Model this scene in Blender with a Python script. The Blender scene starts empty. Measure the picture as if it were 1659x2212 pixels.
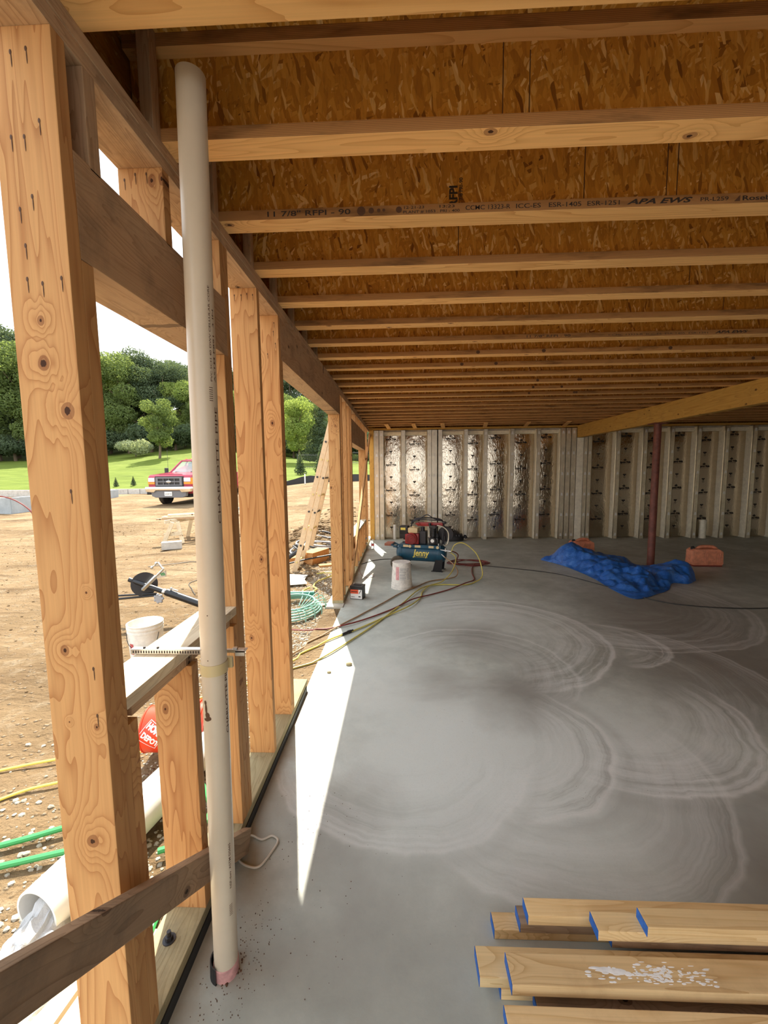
import bpy, bmesh, math, random
from mathutils import Vector, Matrix, noise
random.seed(7)
S = bpy.context.scene
COL = S.collection
PI = math.pi
# ---------------------------------------------------------------- view / camera
S.view_settings.view_transform = 'Standard'; S.view_settings.look = 'None'
S.view_settings.gamma = 1; S.view_settings.use_curve_mapping = False
S.view_settings.exposure = 0.85
F_PX, YAW, PIT, ROL, CH = 892.7, -0.0385, -0.0988, 0.0112, 1.6718
cy, sy, cp, sp = math.cos(YAW), math.sin(YAW), math.cos(PIT), math.sin(PIT)
fw = Vector((sy*cp, cy*cp, sp)); ri = Vector((cy, -sy, 0)); dn = fw.cross(ri)
r2 = math.cos(ROL)*ri + math.sin(ROL)*dn; d2 = -math.sin(ROL)*ri + math.cos(ROL)*dn
cam = bpy.data.cameras.new('camera'); co = bpy.data.objects.new('camera', cam); COL.objects.link(co)
cam.sensor_fit = 'HORIZONTAL'; cam.sensor_width = 36; cam.lens = 36*F_PX/1659
cam.clip_start = .05; cam.clip_end = 400
m3 = Matrix((r2, -d2, -fw)).transposed()
co.matrix_world = Matrix.Translation((0, 0, CH)) @ m3.to_4x4()
S.camera = co

# ---------------------------------------------------------------- node helpers
def newmat(name):
    m = bpy.data.materials.new(name); m.use_nodes = True
    nt = m.node_tree; b = nt.nodes['Principled BSDF']
    return m, nt, b
def N(nt, typ, **kw):
    n = nt.nodes.new(typ)
    for k, v in kw.items():
        if k.startswith('i_'):
            key = k[2:]
            key = int(key) if key.isdigit() else key.replace('_', ' ')
            n.inputs[key].default_value = v
        else: setattr(n, k, v)
    return n
def L(nt, a, b): nt.links.new(a, b)
def ramp(nt, fac, stops, interp='LINEAR'):
    r = nt.nodes.new('ShaderNodeValToRGB'); r.color_ramp.interpolation = interp
    e = r.color_ramp.elements
    while len(e) < len(stops): e.new(.5)
    for i, (p, c) in enumerate(stops):
        e[i].position = p; e[i].color = (c[0], c[1], c[2], 1) if len(c) == 3 else c
    L(nt, fac, r.inputs[0]); return r.outputs[0]
def mixc(nt, fac, a, b, mode='MIX'):
    m = nt.nodes.new('ShaderNodeMix'); m.data_type = 'RGBA'; m.blend_type = mode
    for sock, v in ((m.inputs[0], fac), (m.inputs[6], a), (m.inputs[7], b)):
        if hasattr(v, 'links'): L(nt, v, sock)
        elif isinstance(v, (int, float)): sock.default_value = v
        else: sock.default_value = (v[0], v[1], v[2], 1)
    return m.outputs[2]
def math_(nt, op, a, b=0.0, c=None, clamp=False):
    m = nt.nodes.new('ShaderNodeMath'); m.operation = op; m.use_clamp = clamp
    for i, v in enumerate((a, b) + ((c,) if c is not None else ())):
        if hasattr(v, 'links'): L(nt, v, m.inputs[i])
        else: m.inputs[i].default_value = v
    return m.outputs[0]
def objcoord(nt, scale=(1, 1, 1), rot=(0, 0, 0), rnd=True, what='Object'):
    tc = nt.nodes.new('ShaderNodeTexCoord'); mp = nt.nodes.new('ShaderNodeMapping')
    mp.inputs['Scale'].default_value = scale; mp.inputs['Rotation'].default_value = rot
    src = tc.outputs[what]
    if rnd:
        oi = nt.nodes.new('ShaderNodeObjectInfo')
        v = nt.nodes.new('ShaderNodeVectorMath'); v.operation = 'MULTIPLY_ADD'
        cb = nt.nodes.new('ShaderNodeCombineXYZ')
        for i in range(3): L(nt, oi.outputs['Random'], cb.inputs[i])
        L(nt, cb.outputs[0], v.inputs[0]); v.inputs[1].default_value = (37, 17, 53); L(nt, src, v.inputs[2])
        src = v.outputs[0]
    L(nt, src, mp.inputs[0]); return mp.outputs[0]
def noise_(nt, vec, scale, detail=3, rough=.5, dist=0, out=0):
    n = nt.nodes.new('ShaderNodeTexNoise'); n.inputs['Scale'].default_value = scale
    n.inputs['Detail'].default_value = detail; n.inputs['Roughness'].default_value = rough
    n.inputs['Distortion'].default_value = dist
    L(nt, vec, n.inputs['Vector']); return n.outputs[out]
def vor(nt, vec, scale, feature='F1', rnd=1, out='Distance'):
    n = nt.nodes.new('ShaderNodeTexVoronoi'); n.feature = feature; n.inputs['Scale'].default_value = scale
    n.inputs['Randomness'].default_value = rnd
    L(nt, vec, n.inputs['Vector']); return n.outputs[out]
def bump(nt, b, h, strength=.3, dist=.01):
    n = nt.nodes.new('ShaderNodeBump'); n.inputs['Strength'].default_value = strength; n.inputs['Distance'].default_value = dist
    L(nt, h, n.inputs['Height']); L(nt, n.outputs[0], b.inputs['Normal'])
M = {}
def plain(name, col, rough=.6, metal=0, spec=.5, nz=.0, nsc=20, bmp=0):
    m, nt, b = newmat(name)
    b.inputs['Roughness'].default_value = rough; b.inputs['Metallic'].default_value = metal
    b.inputs['Specular IOR Level'].default_value = spec
    if nz:
        v = objcoord(nt); f = noise_(nt, v, nsc, 5, .65)
        lo = [c*(1-nz) for c in col]; hi = [min(1, c*(1+nz)) for c in col]
        L(nt, ramp(nt, f, [(.3, lo), (.7, hi)]), b.inputs['Base Color'])
        if bmp: bump(nt, b, f, bmp, .01)
    else: b.inputs['Base Color'].default_value = (*col, 1)
    M[name] = m; return m
def wood(name, light, dark, knot, grainsc=9, rings=7, dirt=0., knots=True, rough=.75, stain=(.1, .08, .06), knots_at=None, lvl=None):
    """lumber: length along local Z"""
    m, nt, b = newmat(name)
    v = objcoord(nt)
    vs = objcoord(nt, scale=(1, 1, .1))
    # knots
    vk = objcoord(nt, scale=(3.2, .4, 1.9), rnd=knots_at is None)
    sk = nt.nodes.new('ShaderNodeSeparateXYZ'); L(nt, objcoord(nt, rnd=False) if knots_at else vk, sk.inputs[0])
    if knots_at:
        kd = None
        for (kx, kz, kr) in knots_at:
            dx = math_(nt, 'SUBTRACT', sk.outputs[0], kx); dz = math_(nt, 'MULTIPLY', math_(nt, 'SUBTRACT', sk.outputs[2], kz), .8)
            d = math_(nt, 'MULTIPLY', math_(nt, 'SQRT', math_(nt, 'ADD', math_(nt, 'MULTIPLY', dx, dx), math_(nt, 'MULTIPLY', dz, dz))), .06/kr)
            kd = d if kd is None else math_(nt, 'MINIMUM', kd, d)
    else:
        ck = nt.nodes.new('ShaderNodeCombineXYZ'); L(nt, sk.outputs[0], ck.inputs[0]); L(nt, sk.outputs[2], ck.inputs[1])
        vn = nt.nodes.new('ShaderNodeTexVoronoi'); vn.voronoi_dimensions = '2D'; vn.inputs['Scale'].default_value = 1; L(nt, ck.outputs[0], vn.inputs['Vector']); kd = vn.outputs['Distance']
    kd = math_(nt, 'ADD', kd, math_(nt, 'MULTIPLY', math_(nt, 'SUBTRACT', noise_(nt, v, 22, 3), .5), .035))
    kexp = math_(nt, 'POWER', 2.718, math_(nt, 'MULTIPLY', math_(nt, 'MULTIPLY', kd, kd), -60.0))
    n1 = noise_(nt, vs, grainsc, 2.5, .5, .35)
    g = math_(nt, 'ADD', math_(nt, 'MULTIPLY', n1, rings), math_(nt, 'MULTIPLY', kexp, 1.5 if knots else 0.))
    fr = math_(nt, 'FRACT', math_(nt, 'MULTIPLY', g, 2.6))
    line = math_(nt, 'POWER', fr, 3.4)
    vf = objcoord(nt, scale=(1, 1, .015))
    fib = noise_(nt, vf, 160, 3, .6)
    big = noise_(nt, vs, 3.0, 2, .5)
    c = mixc(nt, math_(nt, 'MULTIPLY', line, .82), light, dark)
    c = mixc(nt, math_(nt, 'MULTIPLY', math_(nt, 'SUBTRACT', fib, .35), .9, clamp=True), c, [x*.6 for x in light])
    c = mixc(nt, math_(nt, 'MULTIPLY', math_(nt, 'SUBTRACT', big, .45), 1.6, clamp=True), c, [light[0]*.82, light[1]*.72, light[2]*.62])
    if knots:
        kn = math_(nt, 'LESS_THAN', kd, .040)
        kn2 = math_(nt, 'LESS_THAN', math_(nt, 'ADD', kd, math_(nt, 'MULTIPLY', fib, .03)), .03)
        c = mixc(nt, math_(nt, 'MULTIPLY', kn, .65), c, knot)
        c = mixc(nt, kn2, c, [x*.25 for x in knot])
    if dirt:
        dn_ = noise_(nt, v, 5, 6, .7)
        c = mixc(nt, math_(nt, 'MULTIPLY', math_(nt, 'SUBTRACT', dn_, .5), dirt*6, clamp=True), c, stain)
    if lvl:      # laminated veneer: glue lines and dark plies show on the two edges
        tcn = nt.nodes.new('ShaderNodeTexCoord'); sn = nt.nodes.new('ShaderNodeSeparateXYZ'); L(nt, tcn.outputs['Normal'], sn.inputs[0])
        so_ = nt.nodes.new('ShaderNodeSeparateXYZ'); L(nt, tcn.outputs['Object'], so_.inputs[0])
        side = math_(nt, 'GREATER_THAN', math_(nt, 'ABSOLUTE', sn.outputs[0]), .7)
        ply = math_(nt, 'FRACT', math_(nt, 'MULTIPLY', math_(nt, 'ADD', so_.outputs[1], math_(nt, 'MULTIPLY', n1, .004)), 210.))
        e = mixc(nt, math_(nt, 'MULTIPLY', math_(nt, 'GREATER_THAN', ply, .55), .6), lvl, [x*.45 for x in lvl])
        e = mixc(nt, math_(nt, 'MULTIPLY', math_(nt, 'SUBTRACT', noise_(nt, objcoord(nt, scale=(1, 1, .2)), 14, 4, .65), .5), 4, clamp=True), e, [x*.3 for x in lvl])
        c = mixc(nt, side, c, e)
    # tone differs board to board
    oi = nt.nodes.new('ShaderNodeObjectInfo')
    tv = math_(nt, 'ADD', math_(nt, 'MULTIPLY', oi.outputs['Random'], .22), .89)
    hs = nt.nodes.new('ShaderNodeHueSaturation'); L(nt, tv, hs.inputs['Value']); L(nt, c, hs.inputs['Color'])
    L(nt, hs.outputs[0], b.inputs['Base Color'])
    b.inputs['Roughness'].default_value = rough; b.inputs['Specular IOR Level'].default_value = .25
    bump(nt, b, math_(nt, 'ADD', line, math_(nt, 'MULTIPLY', fib, .6)), .22, .002)
    M[name] = m; return m
wood('stud_wood', (.61, .335, .135), (.35, .135, .042), (.24, .09, .035), 8, 6)
wood('king_wood', (.61, .335, .135), (.35, .135, .042), (.22, .08, .03), 8, 6, knots_at=[(-.006, 1.932, .014), (-.008, 1.839, .019), (.038, 1.734, .022), (-.019, 1.166, .016), (.044, .97, .010), (.009, .663, .023), (.046, 1.309, .005), (-.024, .983, .004)])
wood('pile_wood', (.82, .58, .30), (.58, .35, .14), (.3, .14, .06), 8, 6, dirt=.3, stain=(.42, .25, .12))
wood('flange_wood', (.90, .53, .21), (.60, .28, .08), (.26, .10, .04), 7, 7, lvl=(.50, .25, .09))
wood('beam_wood', (.70, .41, .10), (.50, .26, .06), (.2, .09, .03), 6, 6, dirt=.12)
wood('weathered_wood', (.56, .375, .225), (.35, .21, .11), (.1, .06, .04), 10, 8, dirt=.35)
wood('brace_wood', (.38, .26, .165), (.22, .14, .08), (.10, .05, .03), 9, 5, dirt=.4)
wood('treated_wood', (.42, .36, .21), (.28, .23, .12), (.15, .10, .05), 10, 7, dirt=.3)
wood('pale_wood', (.86, .63, .33), (.64, .40, .17), (.3, .15, .06), 7, 6, dirt=.16, stain=(.4, .24, .1))
wood('sunlit_wood', (.82, .70, .50), (.62, .48, .30), (.3, .18, .08), 9, 6, dirt=.3)  # paler wood for boards in the sun, sunlight partly put into the colour
def osb(name, base=1.0):
    m, nt, b = newmat(name)
    v0 = objcoord(nt)
    wn = nt.nodes.new('ShaderNodeTexNoise'); wn.inputs['Scale'].default_value = 9; L(nt, v0, wn.inputs['Vector'])
    add = nt.nodes.new('ShaderNodeVectorMath'); add.operation = 'MULTIPLY_ADD'
    L(nt, wn.outputs['Color'], add.inputs[0]); add.inputs[1].default_value = (.035, .05, .035); L(nt, v0, add.inputs[2])
    lay = []
    for i, (ang, sc) in enumerate(((.5, 78), (-.55, 70), (1.2, 80), (.15, 66), (-.25, 84))):
        mp = nt.nodes.new('ShaderNodeMapping'); mp.vector_type = 'TEXTURE'; mp.inputs['Rotation'].default_value = (ang, 0, 0)
        mp.inputs['Scale'].default_value = (1, 5.5, 1); mp.inputs['Location'].default_value = (i*3.1, 0, i*1.7)
        L(nt, add.outputs[0], mp.inputs[0])
        n = nt.nodes.new('ShaderNodeTexVoronoi'); n.inputs['Scale'].default_value = sc; L(nt, mp.outputs[0], n.inputs['Vector'])
        sx = nt.nodes.new('ShaderNodeSeparateColor'); L(nt, n.outputs['Color'], sx.inputs[0]); lay.append((sx.outputs[0], sx.outputs[1], n.outputs['Distance']))
    val = lay[0][0]
    for k in (1, 2, 3, 4):
        pick = math_(nt, 'GREATER_THAN', lay[k][1], .6)
        mx = nt.nodes.new('ShaderNodeMix'); L(nt, pick, mx.inputs[0]); L(nt, val, mx.inputs[2]); L(nt, lay[k][0], mx.inputs[3]); val = mx.outputs[0]
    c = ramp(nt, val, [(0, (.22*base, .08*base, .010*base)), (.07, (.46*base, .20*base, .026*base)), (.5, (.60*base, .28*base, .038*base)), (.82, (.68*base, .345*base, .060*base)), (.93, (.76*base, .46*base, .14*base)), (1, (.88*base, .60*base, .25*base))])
    fine = noise_(nt, objcoord(nt, scale=(1, .15, 1)), 120, 3, .6)
    c = mixc(nt, math_(nt, 'MULTIPLY', math_(nt, 'SUBTRACT', fine, .5), 1.6, clamp=True), c, (.20*base, .08*base, .02*base))
    L(nt, c, b.inputs['Base Color']); b.inputs['Roughness'].default_value = .6; b.inputs['Specular IOR Level'].default_value = .3
    bump(nt, b, val, .3, .002); M[name] = m; return m
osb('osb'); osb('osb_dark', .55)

# ---- concrete slab with trowel swirls
def concrete():
    m, nt, b = newmat('slab_concrete')
    v = objcoord(nt, rnd=False)
    n1 = noise_(nt, v, .8, 6, .62, .4); n2 = noise_(nt, v, 5, 8, .7); n3 = noise_(nt, v, 60, 4, .6)
    c = ramp(nt, n1, [(.32, (.35, .375, .33)), (.5, (.49, .52, .465)), (.68, (.63, .66, .60))])
    c = mixc(nt, math_(nt, 'MULTIPLY', math_(nt, 'SUBTRACT', n2, .40), 2.2, clamp=True), c, (.33, .355, .32))
    sp_ = nt.nodes.new('ShaderNodeSeparateXYZ'); L(nt, v, sp_.inputs[0])
    def spot(ax, ay, R_):
        dx = math_(nt, 'SUBTRACT', sp_.outputs[0], ax); dy = math_(nt, 'SUBTRACT', sp_.outputs[1], ay)
        r = math_(nt, 'SQRT', math_(nt, 'ADD', math_(nt, 'MULTIPLY', dx, dx), math_(nt, 'MULTIPLY', dy, dy)))
        r = math_(nt, 'ADD', r, math_(nt, 'MULTIPLY', math_(nt, 'SUBTRACT', n1, .5), 1.6))
        return math_(nt, 'SUBTRACT', 1.0, math_(nt, 'DIVIDE', r, R_), clamp=True)
    for (ax, ay, R_, a_) in ((.45, 2.35, 1.3, 1.2), (.85, 4.6, 1.4, .7), (1.5, 2.5, .9, .8), (-.1, 3.3, .9, .6), (.2, 2.0, .6, .8)):
        c = mixc(nt, math_(nt, 'MULTIPLY', spot(ax, ay, R_), a_), c, (.69, .72, .68))
    for (ax, ay, R_, a_) in ((2.7, 3.6, 1.5, 1.2), (3.2, 5.2, 1.6, .9), (.95, 3.0, .5, .75), (1.9, 1.5, .9, 1.0), (-.3, 1.85, .45, .6), (.3, 3.2, .35, .5), (.7, 4.0, .6, .6), (.0, 1.3, .8, .5)):
        c = mixc(nt, math_(nt, 'MULTIPLY', spot(ax, ay, R_), a_), c, (.24, .225, .195))
    nzw = noise_(nt, v, 2.2, 4, .55)
    # trowel sweeps: centre, radius, direction the sweep faces, angular spread, streak frequency, strength, seed
    for (ax, ay, R_, t0, c0, fq, br, ph) in ((.60, 2.50, .68, -.45, .25, 15, .75, 0), (1.45, 2.85, .87, -.9, .2, 13, .8, 3), (2.0, 3.9, .50, -.2, .0, 18, .7, 5), (.9, 4.1, 1.12, .35, -.3, 13, .85, 9), (.80, 2.30, .92, -1.0, .1, 10, .45, 12), (1.75, 3.3, 1.15, .3, .2, 11, .45, 15), (2.6, 5.2, 1.5, -.6, -.2, 9, .5, 21), (.0, 2.4, .75, -1.6, .0, 14, .4, 27), (.6, 3.4, .85, .9, -.2, 14, .5, 33)):
        dx = math_(nt, 'SUBTRACT', sp_.outputs[0], ax); dy = math_(nt, 'SUBTRACT', sp_.outputs[1], ay)
        r = math_(nt, 'SQRT', math_(nt, 'ADD', math_(nt, 'MULTIPLY', dx, dx), math_(nt, 'MULTIPLY', dy, dy)))
        r = math_(nt, 'ADD', r, math_(nt, 'MULTIPLY', math_(nt, 'SUBTRACT', nzw, .5), .16))
        th = math_(nt, 'SUBTRACT', math_(nt, 'ARCTAN2', dy, dx), t0)
        ang = math_(nt, 'MULTIPLY', math_(nt, 'SUBTRACT', math_(nt, 'COSINE', th), c0), 2.2, clamp=True)
        cb = nt.nodes.new('ShaderNodeCombineXYZ'); L(nt, math_(nt, 'MULTIPLY', r, fq), cb.inputs[0]); L(nt, math_(nt, 'MULTIPLY', math_(nt, 'COSINE', math_(nt, 'MULTIPLY', th, .5)), 2.6), cb.inputs[1]); cb.inputs[2].default_value = ph
        st = noise_(nt, cb.outputs[0], 1.0, 7, .72)
        inside = math_(nt, 'MULTIPLY', math_(nt, 'SUBTRACT', R_, r), 40, clamp=True)
        soft = math_(nt, 'MULTIPLY', math_(nt, 'SUBTRACT', R_, r), 1.0/(R_*.75), clamp=True)
        m_ = math_(nt, 'MULTIPLY', math_(nt, 'MULTIPLY', math_(nt, 'SUBTRACT', 1.0, soft, clamp=True), inside), ang)
        c = mixc(nt, math_(nt, 'MULTIPLY', math_(nt, 'MULTIPLY', m_, math_(nt, 'MULTIPLY', math_(nt, 'SUBTRACT', st, .44), 5, clamp=True)), br), c, (.82, .83, .81))
        c = mixc(nt, math_(nt, 'MULTIPLY', math_(nt, 'MULTIPLY', m_, math_(nt, 'MULTIPLY', math_(nt, 'SUBTRACT', .47, st), 6, clamp=True)), br*.8), c, (.26, .25, .22))
        rim = math_(nt, 'SUBTRACT', 1.0, math_(nt, 'MULTIPLY', math_(nt, 'ABSOLUTE', math_(nt, 'SUBTRACT', r, R_-.012)), 45), clamp=True)
        c = mixc(nt, math_(nt, 'MULTIPLY', math_(nt, 'MULTIPLY', rim, ang), br*.65), c, (.84, .83, .80))
        out = math_(nt, 'SUBTRACT', 1.0, math_(nt, 'MULTIPLY', math_(nt, 'ABSOLUTE', math_(nt, 'SUBTRACT', r, R_+.05)), 18), clamp=True)
        c = mixc(nt, math_(nt, 'MULTIPLY', math_(nt, 'MULTIPLY', out, ang), br*.3), c, (.24, .235, .21))
    # crumbs of dirt
    cr = vor(nt, v, 26); crm = math_(nt, 'MULTIPLY', math_(nt, 'LESS_THAN', cr, .055), math_(nt, 'GREATER_THAN', noise_(nt, v, 1.1, 3), .54))
    c = mixc(nt, math_(nt, 'MULTIPLY', crm, .7), c, (.12, .10, .08))
    # sandy dirt tracked in along the doorway
    ed = math_(nt, 'MULTIPLY', math_(nt, 'SUBTRACT', -.50, sp_.outputs[0]), 5, clamp=True)
    ed = math_(nt, 'MULTIPLY', ed, math_(nt, 'MULTIPLY', math_(nt, 'SUBTRACT', n2, .42), 3.5, clamp=True))
    c = mixc(nt, math_(nt, 'MULTIPLY', ed, .7), c, (.44, .37, .27))
    fineb = math_(nt, 'MULTIPLY', math_(nt, 'SUBTRACT', n3, .5), .5)
    c = mixc(nt, math_(nt, 'ABSOLUTE', fineb), c, (.30, .30, .285))
    L(nt, c, b.inputs['Base Color'])
    L(nt, ramp(nt, n2, [(.3, (.42,)*3), (.7, (.62,)*3)]), b.inputs['Roughness'])
    b.inputs['Specular IOR Level'].default_value = .45
    bump(nt, b, math_(nt, 'ADD', n2, math_(nt, 'MULTIPLY', n3, .3)), .18, .006); M['slab_concrete'] = m
concrete()
def foil():
    m, nt, b = newmat('foil')
    v = objcoord(nt, what='Object')
    w = objcoord(nt, scale=(1, 1, .28), rot=(0, .75, 0))
    w2 = objcoord(nt, scale=(1, 1, .4), rot=(0, -.7, 0))
    n1 = noise_(nt, w, 30, 3, .55, 1.0); n2 = noise_(nt, w2, 22, 3, .55, 1.2); n3 = noise_(nt, v, 5, 3, .5)
    h = math_(nt, 'ADD', math_(nt, 'MULTIPLY', n1, 1.0), math_(nt, 'ADD', math_(nt, 'MULTIPLY', n2, .6), n3))
    b.inputs['Base Color'].default_value = (.64, .56, .44, 1); b.inputs['Metallic'].default_value = 1
    b.inputs['Roughness'].default_value = .14
    bump(nt, b, h, .34, .010); M['foil'] = m
foil()
plain('foam', (.90, .83, .66), .8, nz=.12, nsc=14, bmp=.2)
plain('galvanized', (.74, .68, .55), .42, 1.0, nz=.12, nsc=8)
plain('tab_white', (.85, .84, .80), .5)
plain('precast', (.50, .46, .38), .85, nz=.25, nsc=9, bmp=.3)
plain('ink', (.03, .022, .018), .6)
plain('ink_brown', (.10, .045, .02), .7)
plain('pvc', (.64, .545, .41), .32, nz=.05, nsc=5)
plain('pvc_white', (.86, .84, .78), .35, nz=.08, nsc=9)
plain('pvc_pink', (.62, .32, .30), .5, nz=.3, nsc=30)
plain('black_rubber', (.018, .018, .02), .5)
plain('black_paint', (.012, .012, .014), .35)
plain('dark_iron', (.05, .05, .055), .45, .6)
plain('tape', (.62, .50, .26), .35)
plain('steel', (.62, .62, .60), .35, 1)
plain('chrome', (.8, .8, .8), .12, 1)
plain('rust_steel', (.17, .05, .032), .55, nz=.35, nsc=12, bmp=.1)
plain('blue_end_paint', (.012, .11, .42), .6, nz=.35, nsc=60)
plain('white_paint', (.85, .84, .82), .6, nz=.1, nsc=40)
plain('tank_blue', (.012, .075, .13), .38, nz=.3, nsc=6)
plain('engine_red', (.36, .02, .02), .32)
plain('dark_red', (.20, .015, .015), .35)
plain('cream_tank', (.72, .55, .30), .35)
plain('yellow_decal', (.85, .68, .12), .5)
plain('tire', (.11, .09, .065), .85, nz=.2)
plain('hose_yellow', (.58, .50, .12), .45, nz=.2, nsc=9)
plain('hose_yellow_outside', (.80, .68, .12), .45, nz=.1, nsc=9)
plain('hose_red', (.20, .035, .028), .5, nz=.2, nsc=9)
plain('hose_brown', (.33, .20, .10), .5, nz=.25, nsc=9)
plain('cord_black', (.03, .028, .026), .5)
plain('hose_green', (.05, .36, .10), .4)
plain('coil_aqua', (.25, .50, .40), .4)
plain('can_red', (.72, .27, .15), .5, nz=.25, nsc=14)
plain('can_base', (.22, .03, .02), .5)
plain('bucket_white', (.74, .70, .64), .5, nz=.22, nsc=16)
plain('bucket_pale', (.80, .80, .74), .4, nz=.15, nsc=12)
plain('label_red', (.60, .12, .12), .5)
plain('label_pink', (.68, .34, .34), .55, nz=.2, nsc=40)
plain('orange_plastic', (.88, .055, .012), .35)
plain('brick_red', (.42, .16, .10), .8, nz=.2)
plain('strap_white', (.66, .60, .50), .4)
plain('battery_black', (.02, .02, .022), .4)
plain('battery_red', (.75, .10, .04), .4)
plain('truck_red', (.34, .03, .06), .16, nz=.05)
plain('truck_white', (.80, .78, .76), .3)
plain('truck_grey', (.16, .16, .17), .5)
plain('truck_black', (.02, .02, .022), .5)
plain('amber', (.85, .28, .03), .25)
plain('headlight', (.75, .76, .76), .12)
plain('seat_cloth', (.08, .08, .09), .8)
plain('cmu', (.52, .50, .46), .9, nz=.2, nsc=6, bmp=.3)
plain('gravel_stone', (.38, .34, .27), .9, nz=.3, nsc=5)
plain('blue_concrete', (.36, .40, .42), .8, nz=.15, nsc=3)
plain('silt_black', (.02, .022, .024), .6)
plain('fence_black', (.025, .03, .03), .5)
plain('plate_white', (.80, .79, .74), .4)
plain('conduit_grey', (.34, .34, .35), .45)
plain('rung_yellow', (.70, .56, .22), .4)
plain('ladder_tan', (.70, .52, .32), .5, nz=.1)
plain('bag_grey', (.60, .61, .60), .5)
plain('roofing', (.20, .20, .22), .8)
plain('siding', (.42, .41, .38), .8)
plain('bark', (.14, .10, .065), .9, nz=.3, bmp=.4)
plain('reel_green', (.03, .20, .14), .5)
plain('saw_grey', (.32, .34, .34), .45, .3)
plain('saw_red', (.55, .05, .05), .4)
def glassmat():
    m, nt, b = newmat('truck_glass'); b.inputs['Base Color'].default_value = (.80, .92, .90, 1)
    b.inputs['Roughness'].default_value = .03; b.inputs['Transmission Weight'].default_value = .8; b.inputs['IOR'].default_value = 1.3; M['truck_glass'] = m
    m, nt, b = newmat('clear_plastic'); b.inputs['Base Color'].default_value = (.9, .95, .95, 1)
    b.inputs['Roughness'].default_value = .08; b.inputs['Transmission Weight'].default_value = .85; b.inputs['IOR'].default_value = 1.2; M['clear_plastic'] = m
    m, nt, b = newmat('bag_film'); b.inputs['Base Color'].default_value = (.80, .82, .84, 1)
    b.inputs['Roughness'].default_value = .3; b.inputs['Transmission Weight'].default_value = .35; b.inputs['IOR'].default_value = 1.1
    bump(nt, b, noise_(nt, objcoord(nt), 30, 4, .6, 1.5), .6, .01); M['bag_film'] = m
glassmat()
def tarpmat():
    m, nt, b = newmat('tarp_blue'); v = objcoord(nt, rnd=False)
    n = noise_(nt, v, 9, 6, .7, .5); n2 = noise_(nt, v, 60, 3, .6)
    c = ramp(nt, n, [(.3, (.010, .075, .30)), (.5, (.018, .13, .50)), (.72, (.09, .27, .66))])
    st = noise_(nt, v, 2.6, 5, .6)
    c = mixc(nt, math_(nt, 'MULTIPLY', math_(nt, 'SUBTRACT', st, .60), 5, clamp=True), c, (.13, .15, .17))
    L(nt, c, b.inputs['Base Color']); b.inputs['Roughness'].default_value = .38; b.inputs['Specular IOR Level'].default_value = .6
    bump(nt, b, math_(nt, 'ADD', math_(nt, 'MULTIPLY', n, 1.0), math_(nt, 'MULTIPLY', n2, .15)), .55, .03); M['tarp_blue'] = m
tarpmat()
def groundmats():
    m, nt, b = newmat('dirt'); v = objcoord(nt, rnd=False)
    tr = objcoord(nt, rnd=False, scale=(.35, 1.5, 1), rot=(0, 0, .12))
    n1 = noise_(nt, v, .45, 5, .6, .5); n2 = noise_(nt, v, 7, 8, .72); n3 = noise_(nt, tr, 1.4, 6, .65, .6)
    st = vor(nt, v, 19); st2 = vor(nt, v, 46)
    c = ramp(nt, n1, [(.3, (.225, .15, .078)), (.5, (.33, .225, .122)), (.72, (.43, .32, .195))])
    c = mixc(nt, math_(nt, 'MULTIPLY', math_(nt, 'SUBTRACT', n3, .48), 4.5, clamp=True), c, (.16, .10, .052))
    c = mixc(nt, math_(nt, 'MULTIPLY', math_(nt, 'SUBTRACT', n2, .52), 3, clamp=True), c, (.50, .40, .27))
    c = mixc(nt, math_(nt, 'MULTIPLY', math_(nt, 'LESS_THAN', st, .16), .45), c, (.50, .44, .36))
    c = mixc(nt, math_(nt, 'MULTIPLY', math_(nt, 'LESS_THAN', st2, .12), .5), c, (.20, .16, .12))
    L(nt, c, b.inputs['Base Color']); b.inputs['Roughness'].default_value = .95; b.inputs['Specular IOR Level'].default_value = .1
    h = math_(nt, 'ADD', math_(nt, 'ADD', math_(nt, 'MULTIPLY', n3, 1.6), n2), math_(nt, 'MULTIPLY', math_(nt, 'SUBTRACT', .3, st, clamp=True), 1.4))
    bump(nt, b, h, 1.0, .11); M['dirt'] = m
    m, nt, b = newmat('grass'); v = objcoord(nt, rnd=False)
    s = objcoord(nt, rnd=False, scale=(.3, 1.3, 1), rot=(0, 0, -.2))
    n1 = noise_(nt, v, .12, 4, .6); n2 = noise_(nt, s, .9, 7, .7); n3 = noise_(nt, v, 12, 5, .7)
    c = ramp(nt, n2, [(.3, (.07, .10, .016)), (.52, (.13, .175, .026)), (.75, (.20, .235, .055))])
    c = mixc(nt, math_(nt, 'MULTIPLY', n1, .35), c, (.19, .235, .045))
    c = mixc(nt, math_(nt, 'MULTIPLY', math_(nt, 'SUBTRACT', n3, .5), 1.5, clamp=True), c, (.07, .11, .015))
    L(nt, c, b.inputs['Base Color']); b.inputs['Roughness'].default_value = .9; b.inputs['Specular IOR Level'].default_value = .1
    bump(nt, b, math_(nt, 'ADD', n2, n3), .6, .1); M['grass'] = m
groundmats()
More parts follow.
